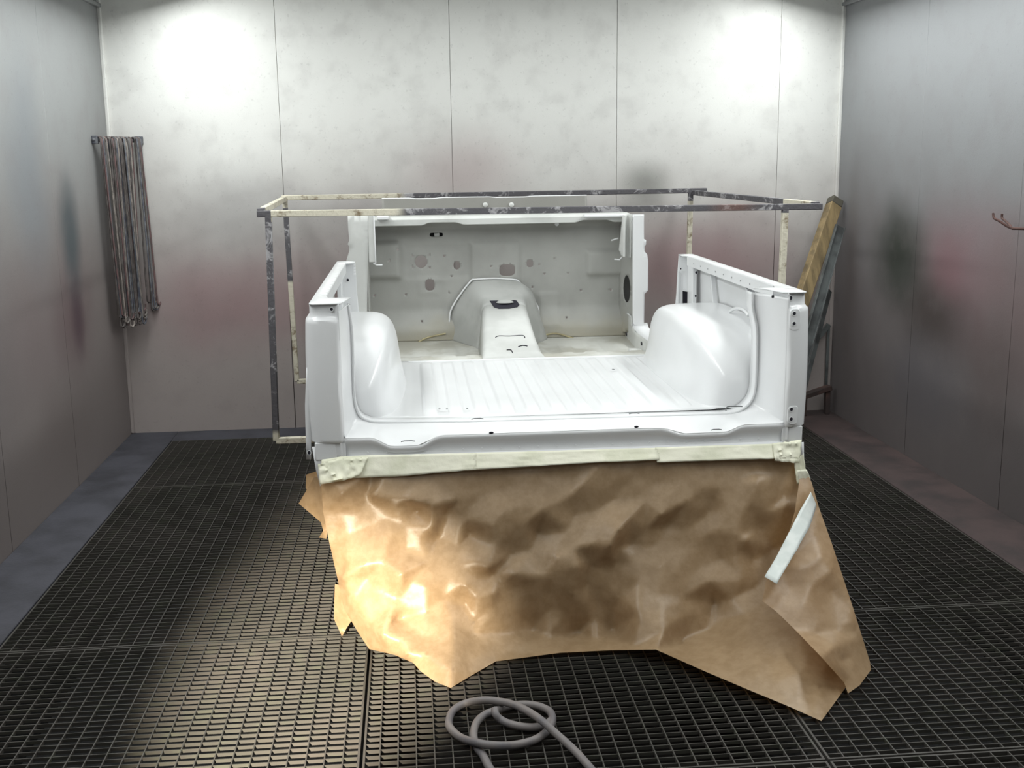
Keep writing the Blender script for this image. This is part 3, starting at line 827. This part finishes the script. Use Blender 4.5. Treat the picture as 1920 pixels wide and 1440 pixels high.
# sill side: lower kick plate and rocker running back to the bed
kx = 1.075
def k2(px, py): v = at(px, py, X=kx); return (v.y, v.z)
ol = [k2(1163, 576), k2(1184, 593), k2(1185, 610), k2(1192, 622), k2(1235, 655), (4.78, .655), (4.78, .60), (5.38, .555), (5.60, .60)]
part(plate('lower_kick_plate', ol, lambda y, z: (kx, y, z), M_tun, step=.03, t=.004))
part(tube('plate_edge', [Vector((kx-.003, a_, b2)) for a_, b2 in (k2(1161, 576), k2(1159, 600), k2(1162, 634), k2(1172, 654))], .006, M_white, seg=8))
part(tube('plate_edge', [Vector((kx-.003, a_, b2)) for a_, b2 in (k2(1163, 575), k2(1184, 593))], .004, M_white, seg=8))
for px, py in ((1175.5, 627), (1187, 650), (1204, 644)):
    a_, b2 = k2(px, py); part(plate('slot_hole', ell(a_, b2, .018, .009, 10), lambda y, z: (kx-.004, y, z), M_hole, t=0))
rows = []
for x in (kx, 1.15, 1.165):
    r = []
    for px, py in ((1185, 606), (1188, 616), (1196, 625), (1212, 637), (1225, 647), (1240, 659), (1262, 676)):
        a_, b2 = k2(px, py); r.append(Vector((x, a_, b2+(0 if x < 1.16 else -.09))))
    rows.append(r)
part(solid(grid('rocker_sill', rows, M_white, angle=50), .002))
a_, b2 = k2(1205, 655); part(box('seat_mount', kx-.07, kx-.004, a_-.14, a_+.02, .60, b2+.004, M_tun, bev=.01))
rows = [[Vector((x, y, z)) for y, z in ((4.75, .65), (4.9, .66), (5.1, .68), (5.25, .70), (5.38, .735))] for x in (-.215, -.29, -.305)]
for v in rows[2]: v.z -= .09
part(solid(grid('rocker_sill', rows, M_white, angle=50), .002))
# ---- transmission tunnel
def tsec(y, xl, xr, zt, xbl, xbr, zb, r=.25):
    pts = []
    k = 7
    pts += [Vector((xbl, y, zb))]
    A = Vector((xbl, y, zb)); B = Vector((xl, y, zt)); C = Vector((xr, y, zt)); D = Vector((xbr, y, zb))
    def fil(P, Q, R_, d, out):
        u = (P-Q).normalized()*min(d, (P-Q).length*.45); v = (R_-Q).normalized()*min(d, (R_-Q).length*.45)
        for i in range(k+1):
            t = i/k; out.append((Q+u)*(1-t)**2+Q*2*t*(1-t)+(Q+v)*t*t)
    fil(A, B, C, r, pts); fil(B, C, D, r, pts); pts.append(D)
    return pts
xl1, xr1 = .341, .546
secs = [tsec(4.76, .305, .575, .656, .285, .605, .60, .015),
        tsec(4.86, .310, .556, .676, .295, .595, .60, .02),
        tsec(5.00, .320, .548, .720, .305, .585, .60, .025),
        tsec(5.15, .330, .546, .768, .312, .580, .60, .028),
        tsec(5.33, .340, .546, .818, .315, .580, .60, .03)]
part(solid(grid('tunnel', secs, M_tun, angle=60), .002))
# doghouse between tunnel and firewall flange
fl_pts = [fp(840, 634), fp(842, 604), fp(845, 580), fp(863, 550), fp(882, 526), fp(890, 523), fp(925, 521), fp(960, 523), fp(972, 527), fp(990, 550), fp(1007, 574), fp(1009, 600), fp(1011, 622)]
A = catmull([(p[0], FY-.012, p[1]) for p in fl_pts], 4)
def resample(P, n_):
    P = [Vector(p) for p in P]; L = [0]
    for i in range(1, len(P)): L.append(L[-1]+(P[i]-P[i-1]).length)
    out = []; j = 0
    for k in range(n_):
        s = L[-1]*k/(n_-1)
        while j < len(P)-2 and L[j+1] < s: j += 1
        out.append(P[j].lerp(P[j+1], (s-L[j])/max(1e-9, L[j+1]-L[j])))
    return out
def align(P):  # corner-aligned sampling: side, top, side
    return P
base_ = tsec(5.33, .340, .546, .818, .315, .580, .60, .03)
N = 60
B0 = resample(base_, N)
B1 = resample(tsec(5.40, .338, .548, .842, .30, .595, .60, .03), N)
B2 = resample(tsec(5.46, .325, .560, .862, .262, .625, .605, .05), N)
B3 = resample(tsec(5.53, .298, .590, .895, .215, .675, .61, .07), N)
A2 = resample(A, N)
rows = [B0, B1, B2, B3, A2]
full = []
for i in range(len(rows)-1):
    for t in (0, .5): full.append([p.lerp(q, t) for p, q in zip(rows[i], rows[i+1])])
full.append(rows[-1])
part(solid(grid('tunnel_hood', full, M_hood, angle=70), .002))
part(tube('flange_weld', [p+Vector((0, -.016, 0)) for p in A], .0045, M_white, seg=8))
# gear lever opening (dark, with a bulge of the casing showing) and seams
zt = lambda y: .676+(y-4.86)*(.818-.676)/(5.33-4.86)
c = at(945, 573, Y=5.345); 
ho = [(-.068, .018), (.052, .018), (.064, .012), (.072, -.012), (.060, -.026), (.02, -.034), (-.03, -.034), (-.052, -.024)]
zc = .829
part(plate('lever_opening', [(c.x+a_, 5.345+b2*1.9) for a_, b2 in ho], lambda x, y: (x, y, zc-.006+(y-5.345)*.30+.0025), M_hole, step=.05, t=0))
bm = bmesh.new()
for i in range(9):
    pass
bm.free()
rows = []
for i in range(7):
    ph = PI/2*i/6; rows.append([Vector((c.x+.005+.042*math.cos(ph)*math.cos(t_), 5.348+.028*math.cos(ph)*math.sin(t_), zc-.002+.014*math.sin(ph))) for t_ in [2*PI*k/18 for k in range(18)]])
part(grid('lever_boss', rows, M_hood, closed=True, angle=70))
def on_tun(px, py, dz=.003):
    y = 5.05
    for _ in range(12):
        v = at(px, py, Y=y); y += (v.z-zt(y))*1.2
        v = at(px, py, Z=zt(y)); y = v.y
    return Vector((v.x, v.y, zt(v.y)+dz))
for pts in ([(929, 636), (936, 633), (955, 633.5), (980, 632), (984, 637)], [(972, 653), (980, 651), (989, 652)], [(950, 659), (958, 659), (961, 665)]):
    part(tube('tunnel_slot', [on_tun(*q) for q in pts], .0022, M_hole, seg=6, sm=3))
# ---- chassis rails and cross members underneath (sit on the rack's lower rails and on the stand)
zr = zl+TB/2
for x in (.12, .80):
    part(box('chassis_rail', x-.035, x+.035, 3.62, 6.18, zr-.0, zr+.11, M_black))
for y in (3.75, 4.6, 5.3): part(box('cross_member', LX+.02, RX-.02, y-.03, y+.03, zr+.11, .58, M_black))
part(box('floor_underside', LX+.03, RX-.03, 3.50, 4.74, .59, .61, M_black, bev=0))

# ================================================================== MASKING PAPER AND TAPE
def facet(p, seed, sc):
    # folded, crumpled relief: distance to cell borders gives straight creases
    d = noise.voronoi(Vector((p[0]*sc+seed, p[1]*sc, seed*1.7)))[0]
    return d[0]
def paper_depth(P, nb):
    r = delaunay_2d_cdt([Vector((p[0], p[1])) for p in P], [(i, (i+1) % nb) for i in range(nb)], [], 0, 1e-6)
    # map out->in for depth
    dep = []
    for ids in r[3]: dep.append(P[ids[0]][2] if ids else 3.3)
    CV = r[0]; CT = [f for f in r[2]]
    T = np.array([[CV[i][0], CV[i][1], dep[i]] for f in CT for i in f]).reshape(-1, 3, 3)
    def D(x, y):
        a = T[:, 0]; b = T[:, 1]; c = T[:, 2]
        den = (b[:, 1]-c[:, 1])*(a[:, 0]-c[:, 0])+(c[:, 0]-b[:, 0])*(a[:, 1]-c[:, 1])
        l1 = ((b[:, 1]-c[:, 1])*(x-c[:, 0])+(c[:, 0]-b[:, 0])*(y-c[:, 1]))/den
        l2 = ((c[:, 1]-a[:, 1])*(x-c[:, 0])+(a[:, 0]-c[:, 0])*(y-c[:, 1]))/den
        l3 = 1-l1-l2; mn = np.minimum(np.minimum(l1, l2), l3); k = int(mn.argmax())
        return float(l1[k]*a[k, 2]+l2[k]*b[k, 2]+l3[k]*c[k, 2])
    return D
def paper(name, outline, ctrl, label, group=None, step=7, amp=.012, seed=1.0, smooth=2, zmin=.006, off=0, relief=1):
    """outline and folds: (px, py, Y) or (px, py, None, Z): each point is set at its own depth"""
    def depth(q):
        if len(q) == 4: return at(q[0], q[1], Z=q[3]).y
        return q[2]
    P = [(q[0], q[1], depth(q)) for q in list(outline)+list(ctrl)]
    if relief != 1:
        for i in range(len(outline), len(P)):
            x, y, d = P[i]
            if y < 1190 and not (x > 1290 and y > 1130):
                b0 = 3.435-.10*sstep(860, 1230, y)-.05*sstep(700, 500, x)-.06*sstep(1350, 1500, x)*sstep(950, 1150, y)
                P[i] = (x, y, b0+relief*(d-b0))
    rr = random.Random(int(seed*10)); OL = [(o[0], o[1]) for o in outline]
    if amp > .006:
        base = paper_depth(P, len(outline))
        for _ in range(4000):
            x = rr.uniform(min(o[0] for o in OL), max(o[0] for o in OL)); y = rr.uniform(min(o[1] for o in OL), max(o[1] for o in OL))
            if inpoly(x, y, OL) and min((x-q[0])**2+(y-q[1])**2 for q in P) > 30**2:
                P.append((x, y, base(x, y)+rr.choice((-1, 1))*rr.uniform(.3, 1)*amp*.55))
    D = paper_depth(P, len(outline))
    V, F = sheet2d([(q[0], q[1]) for q in outline], step=step, extra=[(q[0], q[1]) for q in ctrl if inpoly(q[0], q[1], [(o[0], o[1]) for o in outline])])
    Y = np.array([D(p[0], p[1]) for p in V])
    bnd = set()
    nbr = [set() for _ in V]; cnt = {}
    for f in F:
        for i in range(3):
            a, b = f[i], f[(i+1) % 3]; nbr[a].add(b); nbr[b].add(a); k = (min(a, b), max(a, b)); cnt[k] = cnt.get(k, 0)+1
    for k, v in cnt.items():
        if v == 1: bnd.update(k)
    for _ in range(smooth):
        Y2 = Y.copy()
        for i in range(len(V)):
            if i in bnd or not nbr[i]: continue
            Y2[i] = .75*Y[i]+.25*sum(Y[j] for j in nbr[i])/len(nbr[i])
        Y = Y2
    co = []
    for i, p in enumerate(V):
        x, y = p[0]/100, p[1]/100
        f1 = facet((x+y*.35, y*.8-x*.2), seed, .75); f2 = facet((x*.9+y*.2, y), seed+5, 1.9)
        cr = amp*.12*(f2-.45)+amp*.3*noise.noise(Vector((x*.8, y*.8, seed)))
        if i in bnd: cr *= .3
        yy = Y[i]+cr+off
        v = at(p[0], p[1], Y=yy)
        if v.z < zmin: v = at(p[0], p[1], Z=zmin)
        co.append(v)
    me = bpy.data.meshes.new(name); me.from_pydata(co, [], F); me.update()
    o = link(name, me, M_kraft, angle=180)
    tag(o, label, 'masking paper', group)
    return o
main_out = [(600, 880, 3.442), (640, 878, 3.442), (750, 872, 3.442), (900, 866, 3.442), (1100, 858, 3.442), (1300, 850, 3.442), (1440, 846, 3.442), (1500, 846, 3.442),
    (1508, 890, 3.43), (1518, 940, 3.41), (1530, 1000, 3.36), (1560, 1090, 3.25), (1600, 1190, None, .10), (1612, 1250, None, .02), (1585, 1290, None, .012), (1540, 1352, None, .008),
    (1480, 1325, None, .02), (1400, 1292, None, .03), (1320, 1258, None, .04), (1230, 1218, None, .05),
    (1150, 1219, None, .015), (1050, 1224, None, .012), (930, 1240, None, .012), (885, 1266, None, .010), (845, 1290, None, .008), (815, 1278, None, .012), (788, 1258, None, .02), (775, 1243, None, .03),
    (740, 1228, None, .03), (692, 1217, None, .015), (668, 1180, 3.34), (645, 1142, 3.37), (634, 1090, 3.385), (618, 1020, 3.40), (606, 960, 3.41)]
main_c = [
    # upper left folds
    (625, 905, 3.415), (668, 903, 3.40), (690, 924, 3.425), (720, 900, 3.405), (640, 925, 3.372), (700, 928, 3.355), (770, 937, 3.345), (812, 947, 3.330),
    (700, 945, 3.405), (780, 958, 3.41), (835, 965, 3.405), (812, 988, 3.335), (858, 938, 3.385), (880, 952, 3.39), (640, 960, 3.40), (655, 1000, 3.375), (700, 985, 3.38),
    (760, 985, 3.365), (870, 975, 3.375), (922, 987, 3.325), (880, 1003, 3.40), (820, 1012, 3.395), (760, 1030, 3.345), (700, 1020, 3.325), (720, 1055, 3.275), (680, 1062, 3.28), (650, 1045, 3.33),
    # glow patch and knot of folds
    (645, 1085, 3.31), (690, 1082, 3.31), (752, 1076, 3.215), (700, 1100, 3.29), (660, 1125, 3.315), (690, 1165, 3.25), (720, 1190, 3.20), (745, 1125, 3.245), (738, 1140, 3.215), (750, 1160, 3.25), (752, 1200, 3.19), (765, 1225, 3.14),
    (770, 1088, 3.25), (800, 1100, 3.235), (765, 1140, 3.235), (800, 1150, 3.21), (790, 1190, 3.22), (800, 1230, 3.13), (850, 1210, 3.16), (845, 1255, 3.06), (890, 1190, 3.25), (930, 1215, 3.22),
    (860, 1060, 3.30), (905, 1052, 3.275), (915, 1066, 3.255), (870, 1095, 3.25), (880, 1072, 3.29), (925, 1078, 3.32), (895, 1120, 3.235), (925, 1112, 3.245), (962, 1076, 3.27), (940, 1100, 3.30),
    (840, 1085, 3.27), (870, 1130, 3.285), (960, 1155, 3.29), (890, 1165, 3.24), (1000, 1130, 3.31), (830, 1120, 3.25),
    # middle
    (1000, 920, 3.40), (1080, 900, 3.42), (1115, 878, 3.41), (1095, 905, 3.385), (1060, 935, 3.38), (1020, 955, 3.355), (985, 985, 3.345), (960, 992, 3.345), (1010, 1000, 3.41), (1080, 965, 3.395), (1150, 940, 3.40),
    (960, 1040, 3.36), (1040, 1040, 3.315), (1080, 1060, 3.27), (1045, 1045, 3.29), (1110, 1020, 3.29), (1160, 995, 3.27), (1145, 1022, 3.255), (1160, 1028, 3.33), (1110, 1062, 3.335), (1180, 1020, 3.365),
    (1075, 1112, 3.285), (1100, 1100, 3.33), (1000, 1180, 3.345), (1080, 1190, 3.36), (1150, 1180, 3.35), (1060, 1150, 3.325), (1160, 1120, 3.30), (1200, 1090, 3.27), (1240, 1060, 3.30),
    # right
    (1240, 965, 3.325), (1290, 940, 3.355), (1350, 915, 3.385), (1420, 885, 3.42), (1250, 985, 3.385), (1330, 960, 3.39), (1420, 905, 3.36), (1380, 1000, 3.30), (1400, 1012, 3.285), (1440, 960, 3.33), (1425, 990, 3.36),
    (1470, 930, 3.385), (1480, 945, 3.345), (1450, 1030, 3.36), (1410, 1050, 3.32), (1300, 1030, 3.335), (1350, 1050, 3.33), (1390, 1085, 3.255), (1330, 1090, 3.27), (1280, 1120, 3.25), (1340, 1130, 3.31),
    (1400, 1150, 3.22), (1402, 1200, 3.10), (1330, 1180, 3.27), (1280, 1200, 3.24), (1420, 1100, 3.27), (1450, 1160, 3.16), (1500, 1200, 3.02), (1330, 1235, 3.06), (1400, 1215, 3.06), (1450, 1240, 2.98), (1500, 1260, 2.89),
    (1420, 1270, 2.90), (1535, 1290, 2.84), (1500, 1310, 2.80), (1560, 1290, 2.86), (1545, 1250, 2.93)]
paper('masking_paper', main_out, main_c, 'large crumpled brown masking paper hanging from the tail of the white body to the grating', 'brown masking sheets', amp=.010, seed=2.3, smooth=1, relief=.62)
side_out = [(1500, 893, 3.395), (1512, 884, 3.40), (1522, 905, 3.38), (1535, 950, 3.34), (1560, 1020, 3.25), (1598, 1135, 3.10), (1631, 1240, None, .03), (1633, 1256, None, .018), (1612, 1285, None, .014), (1590, 1300, None, .012),
    (1583, 1280, None, .03), (1540, 1232, None, .13), (1490, 1180, 3.02), (1455, 1146, 3.06), (1429, 1127, 3.08), (1436, 1090, 3.14), (1470, 1030, 3.22), (1490, 960, 3.30)]
side_c = [(1510, 920, 3.36), (1500, 965, 3.31), (1530, 1000, 3.26), (1490, 1040, 3.205), (1500, 1065, 3.155), (1560, 1070, 3.15), (1540, 1045, 3.18), (1480, 1100, 3.13), (1560, 1110, 3.13), (1510, 1130, 3.08), (1570, 1180, 3.04), (1530, 1190, 3.01), (1600, 1230, 2.97), (1580, 1240, 2.94), (1588, 1262, 2.90)]
paper('masking_paper', side_out, side_c, 'brown paper sheet folded over the right-hand end, under the white tape strip', 'brown masking sheets', amp=.008, seed=8.1, smooth=1, off=-.02)
flap_out = [(590, 893, 3.50), (560, 944, 3.54), (600, 978, 3.47), (612, 985, 3.43), (612, 900, 3.44)]
paper('masking_paper', flap_out, [(588, 935, 3.50)], 'small pointed brown paper flap sticking out left behind the big sheet', 'brown masking sheets', step=5, amp=.004, seed=3, smooth=0)
back_out = [(604, 880, 3.80), (574, 890, 3.84), (573, 915, 3.84), (590, 940, 3.80), (606, 995, 3.7), (598, 1008, 3.74), (612, 1010, 3.7), (620, 940, 3.7)]
paper('masking_paper', back_out, [(600, 940, 3.78)], 'dim brown paper edge hanging under the left side of the body', 'brown masking sheets', step=5, amp=.004, seed=4, smooth=0)
tail_out = [(628, 1095, 3.46), (626, 1160, 3.47), (636, 1182, 3.455), (641, 1194, None, .01), (646, 1184, 3.45), (668, 1150, 3.42), (650, 1100, 3.42)]
paper('masking_paper', tail_out, [(645, 1150, 3.44)], 'thin brown paper corner touching the grating at the lower left of the big sheet', 'brown masking sheets', step=6, amp=.003, seed=6, smooth=0)

def tape(pts_top, pts_bot, Y, label, mat, n=40, amp=.0015, seed=0, Yb=None, group=None):
    """strip between two edges"""
    A = resample([at(x, y, Y=Y) for x, y in pts_top], n); B = resample([at(x, y, Y=Yb or Y) for x, y in pts_bot], n)
    rows = []
    for k in range(9):
        t = k/8; rows.append([a.lerp(b, t)+Vector((0, -abs(noise.noise(Vector((i*.25+seed, k*.5, seed))))*amp*2, 0)) for i, (a, b) in enumerate(zip(A, B))])
    o = solid(grid('masking_tape', rows, mat, angle=60), .0006, 0); tag(o, label, 'tape', group); return o
g = 'masking tape strips'
tape([(603, 862), (640, 856), (700, 853), (800, 851), (893, 849)], [(600, 906), (640, 897), (750, 893), (893, 880)], 3.438, 'wide cream masking tape at the left end of the band above the brown paper', M_tape, seed=1, group=g, Yb=3.414, amp=.003)
tape([(596, 870), (640, 857), (690, 857)], [(600, 908), (640, 902), (676, 890)], 3.4375, 'short crinkled cream tape patch at the far left of the tape band', M_tape, n=24, seed=5, group=g, amp=.008, Yb=3.405)
tape([(886, 849), (1000, 846), (1100, 843), (1236, 839)], [(888, 881), (1000, 874), (1100, 868), (1236, 862)], 3.4385, 'cream masking tape length in the middle of the band under the tail sill', M_tape, seed=9, group=g, Yb=3.414, amp=.003)
tape([(1228, 839), (1350, 835), (1450, 832), (1500, 829)], [(1232, 867), (1350, 863), (1450, 860), (1500, 858)], 3.436, 'cream masking tape length on the right of the band under the tail sill', M_tape, seed=14, group=g, Yb=3.412, amp=.003)
tape([(1448, 831), (1503, 824)], [(1452, 864), (1498, 868)], 3.4335, 'crinkled cream tape patch at the right end of the band', M_tape, n=20, seed=21, group=g, amp=.008, Yb=3.406)
tape([(1488, 866), (1506, 850)], [(1494, 908), (1514, 902)], 3.425, 'pale green-cream tape wrapping the right corner, above the white strip', M_tape, n=12, seed=25, group=g, amp=.004, Yb=3.405)
tape([(1512, 880), (1519, 895), (1521, 912)], [(1494, 882), (1497, 905), (1507, 916)], 3.37, 'small cream tape flap hanging loose at the right corner', M_tape, n=10, seed=29, group=g, amp=.003)
# long white strip
A = [at(1520, 922, Y=3.335), at(1497, 962, Y=3.255), at(1478, 1000, Y=3.19), at(1455, 1045, Y=3.13), at(1433, 1081, Y=3.06)]
B = [at(1531, 948, Y=3.315), at(1519, 985, Y=3.225), at(1497, 1025, Y=3.145), at(1475, 1063, Y=3.09), at(1456, 1094, Y=3.03)]
A = resample(A, 20); B = resample(B, 20)
rows = [[a.lerp(b, k/5)+Vector((0, -.006*abs(noise.noise(Vector((i*.6, k*.2, 3)))), 0)) for i, (a, b) in enumerate(zip(A, B))] for k in range(6)]
tag(solid(grid('paper_tape', rows, M_tapew, angle=60), .0006), 'long white tape strip stuck diagonally over the paper at the right', 'tape')

# ================================================================== HOSE
hp = [(940, 1470, .014), (918, 1440, .014), (905, 1415, .014), (895, 1402, .014), (888, 1380, .016), (892, 1358, .018), (906, 1342, .018), (930, 1332, .016), (965, 1322, .014), (1000, 1322, .014), (1028, 1332, .014), (1036, 1348, .014),
      (1028, 1368, .016), (1005, 1386, .014), (970, 1396, .016), (935, 1398, .034), (900, 1394, .036), (866, 1384, .016), (845, 1366, .014), (842, 1350, .014), (850, 1332, .014), (872, 1319, .016), (905, 1313, .034), (935, 1315, .036),
      (965, 1322, .042), (995, 1337, .045), (1020, 1355, .046), (1045, 1378, .030), (1075, 1405, .014), (1100, 1432, .014), (1130, 1468, .014)]
hose = empty('air_hose', tuple(at(950, 1360, Z=0)), 'grey rubber air hose lying in loose loops on the grating in front of the paper', 'hose')
adopt(tube('hose_line', [at(x, y, Z=z) for x, y, z in hp], .0105, M_hose, seg=12, sm=7), hose)
hp2 = [(928, 1330, .036), (930, 1340, .030), (940, 1350, .018), (958, 1358, .014), (985, 1363, .014), (1008, 1363, .014), (1024, 1358, .014), (1034, 1350, .013)]
adopt(tube('hose_line', [at(x, y, Z=z) for x, y, z in hp2], .0105, M_hose, seg=12, sm=7), hose)

# ================================================================== WIRE HOOKS ON THE LEFT CORNER
h0 = at(184, 262, X=-1.575); h1 = at(259, 263, Y=6.375)
hr = empty('hook_rail', ((h0.x+h1.x)/2, (h0.y+h1.y)/2, 0), 'thin dark wall rail across the left corner carrying the hanging wire hooks', 'rail')
adopt(bar('rail_bar', h0+Vector((-.02, -.03, 0)), h1+Vector((.01, .03, 0)), .012, .012, M_wire3), hr)
adopt(box('rail_bracket', XL, h0.x, h0.y-.02, h0.y+.02, h0.z-.02, h0.z+.02, M_wire3), hr)
adopt(box('rail_bracket', h1.x-.02, h1.x+.02, h1.y, YB, h1.z-.02, h1.z+.02, M_wire3), hr)
mats = [M_wire, M_wire2, M_wire3, M_wire4]
us = [.0, .015, .05, .07, .09, .12, .15, .2, .21, .23, .25, .27, .33, .36, .37, .39, .41, .43, .45, .47, .49, .5, .53, .55, .57, .59, .61, .64, .68, .70, .75, .77, .86, .89, .91, .93, .95, .97, .985, 1.0]
for k, u in enumerate(us):
    rnd = random.Random(k)
    top = h0.lerp(h1, u); L = .93+rnd.uniform(-.03, .05)-(.04 if u > .8 else 0)
    sway = rnd.uniform(-.02, .035)+.03*(.5-u)+(.02 if u > .84 else 0)
    d = (h1-h0).normalized(); nrm = Vector((d.y, -d.x, 0))*(1 if d.x*0+1 else 1)
    # room-side normal
    if nrm.dot(Vector((1, -1, 0))) < 0: nrm = -nrm
    o_ = nrm*(.008+.018*rnd.random()); bot = top+d*sway+Vector((0, 0, -L))
    bow = d*rnd.uniform(-.004, .004)
    pts = [top+nrm*.0+Vector((0, 0, -.012))-nrm*.008, top-nrm*.010+Vector((0, 0, .006)), top+Vector((0, 0, .014)), top+nrm*.012+Vector((0, 0, .004)), top+o_+Vector((0, 0, -.04)), top.lerp(bot, .5)+o_+bow, bot+o_+Vector((0, 0, .04)), bot+o_+d*.004, bot+o_+d*.016+Vector((0, 0, -.010)), bot+o_+d*.030+Vector((0, 0, .002)), bot+o_+d*.032+Vector((0, 0, .022))]
    mt = mats[(0, 1, 0, 2, 0, 3, 1, 0, 2, 3)[k % 10]]
    o = tube('wire_hook', pts, .0038+.0014*rnd.random(), mt, seg=6, sm=3)
    tag(o, 'thin paint-caked wire hook in the separate narrow strand at the right edge of the hanging bundle' if u > .84 else ('thin paint-caked wire hook at the left edge of the hanging bundle in the corner' if u < .13 else 'thin paint-caked wire hook in the dense middle of the bundle hanging in the left corner'), 'hook', 'wire hooks hanging in the left corner')

# ================================================================== WALL HOOK ON THE RIGHT WALL
wh = empty('wall_hook', (2.44, 4.2, 0), 'rusty forked iron wall hook on the right wall at the photo edge', 'hook')
b0 = at(1945, 429, X=2.455)
adopt(box('hook_plate', XR-.008, XR, b0.y-.04, b0.y+.03, b0.z-.05, b0.z+.05, M_rust), wh)
st = at(1898, 428.5, X=2.40)
adopt(tube('hook_arm', [Vector((XR-.004, b0.y, b0.z)), at(1925, 429, X=2.44), st], .0055, M_rust, seg=10, sm=4), wh)
adopt(tube('hook_prong', [st, at(1888, 424, X=2.385), at(1873, 414, X=2.36), at(1864, 409, X=2.35), at(1862, 400, X=2.35)], .005, M_rust, seg=10, sm=4), wh)
adopt(tube('hook_prong', [st, at(1893, 422, X=2.41), at(1885, 414, X=2.42), at(1879, 409, X=2.425), at(1879, 401, X=2.425)], .005, M_rust, seg=10, sm=4), wh)

# ================================================================== LEFTOVERS LEANING IN THE RIGHT CORNER
a = at(1567, 374, Y=6.30); b = at(1411, 845, Z=.0)
bd = (a-b).normalized()
pl = empty('timber_beam', (b.x, b.y, 0), 'thick sprayed timber beam leaning in the right back corner', 'timber')
adopt(bar('beam_length', b+Vector((0, 0, .03)), a-bd*.045, .075, .06, M_wood, up=(0, 1, .2), bev=.004), pl)
adopt(bar('beam_end', a-bd*.045, a, .075, .06, M_grime, up=(0, 1, .2), bev=.006), pl)
pl.children[0]
a = at(1574, 424, Y=6.15); b = at(1460, 838, Z=.0)
gs = empty('steel_channel', (b.x, b.y, 0), 'blue-grey steel channel leaning in the right corner behind the timber beam', 'steel')
adopt(bar('web', b+Vector((0, 0, .02)), a, .055, .006, M_gsteel, up=(0, 1, .2), bev=.001), gs)
s_ = Vector((.0, -.012, 0))
d_ = (a-b).normalized(); sd = d_.cross(Vector((0, 1, .2))).normalized()
for q in (-1, 1): adopt(bar('flange', b+Vector((0, 0, .02))+sd*(.026*q)+s_, a+sd*(.026*q)+s_, .005, .024, M_gsteel, up=(0, 1, .2), bev=.001), gs)
a = at(1556, 545, Y=6.36); b = at(1478, 850, Z=0)
gp = tag(bar('steel_strip', b+Vector((0, .0, .02)), a, .03, .008, M_gsteel, up=(0, 1, .2), bev=.001), 'narrow grey steel strip leaning low in the right corner beside the channel', 'steel')
# low dark frame with brace
tr = empty('floor_bracket', (2.3, 6.3, 0), 'low grimy dark steel bracket standing against the back wall in the right corner', 'bracket')
p1 = at(1552, 726, Y=6.30); 
adopt(bar('upright', (p1.x, 6.30, .0), (p1.x, 6.30, p1.z+.005), .028, .028, M_brack, up=(0, 1, 0)), tr)
adopt(bar('top_bar', (p1.x+.014, 6.30, p1.z), (p1.x-.16, 6.27, p1.z-.045), .05, .028, M_brack), tr)
adopt(bar('upright', (p1.x-.15, 6.27, .0), (p1.x-.15, 6.27, p1.z-.04), .028, .028, M_brack, up=(0, 1, 0)), tr)
p2 = at(1553, 608, Y=6.38); p3 = at(1500, 700, Y=6.38)
br = tag(bar('angle_brace', p3, p2, .035, .012, M_gsteel, up=(0, 1, 0), bev=.002), 'short dark diagonal steel brace against the back wall in the right corner', 'bracket')
bpy.data.objects.remove(br)
bd2 = empty('angle_frame', (2.2, 6.36, 0), 'grey angle-iron frame with a diagonal brace standing at the back wall, right corner', 'frame')
adopt(bar('upright', (p2.x, 6.375, 0), (p2.x, 6.375, p2.z), .014, .014, M_gsteel, up=(0, 1, 0), bev=.001), bd2)
adopt(bar('brace', p2+Vector((0, -.01, 0)), Vector((p2.x-.42, 6.37, .0)), .03, .012, M_gsteel, up=(0, 1, 0), bev=.001), bd2)

# ================================================================== sub-parts of the body go under the part they belong to
bpy.context.view_layer.update()
def centre(o): return sum((Vector(c) for c in o.bound_box), Vector())/8
kids = list(body.children)
def near(o, name):
    c = centre(o); return min((k for k in kids if k.name.split('.')[0] == name), key=lambda k: (centre(k)-c).length)
home = {'bolt_hole': 'quarter_panel', 'hole_rim': 'quarter_panel', 'lamp_mount_pad': 'quarter_panel', 'rivet_hole': 'rail_lip', 'spot_weld': 'tail_sill', 'access_hole': 'cowl_top',
        'cowl_edge': 'cowl_top', 'tunnel_slot': 'tunnel', 'lever_opening': 'tunnel_hood', 'lever_boss': 'tunnel_hood', 'flange_weld': 'tunnel_hood', 'pipe_mouth': 'filler_pipe',
        'lip_bead': 'tail_flange', 'small_hole': 'bed_floor', 'slot_hole': 'lower_kick_plate', 'plate_edge': 'lower_kick_plate', 'slot_bracket': 'firewall', 'seam_sealer': 'firewall'}
for o in kids:
    t = home.get(o.name.split('.')[0])
    if t:
        o.parent = near(o, t); o.matrix_parent_inverse = Matrix.Identity(4)
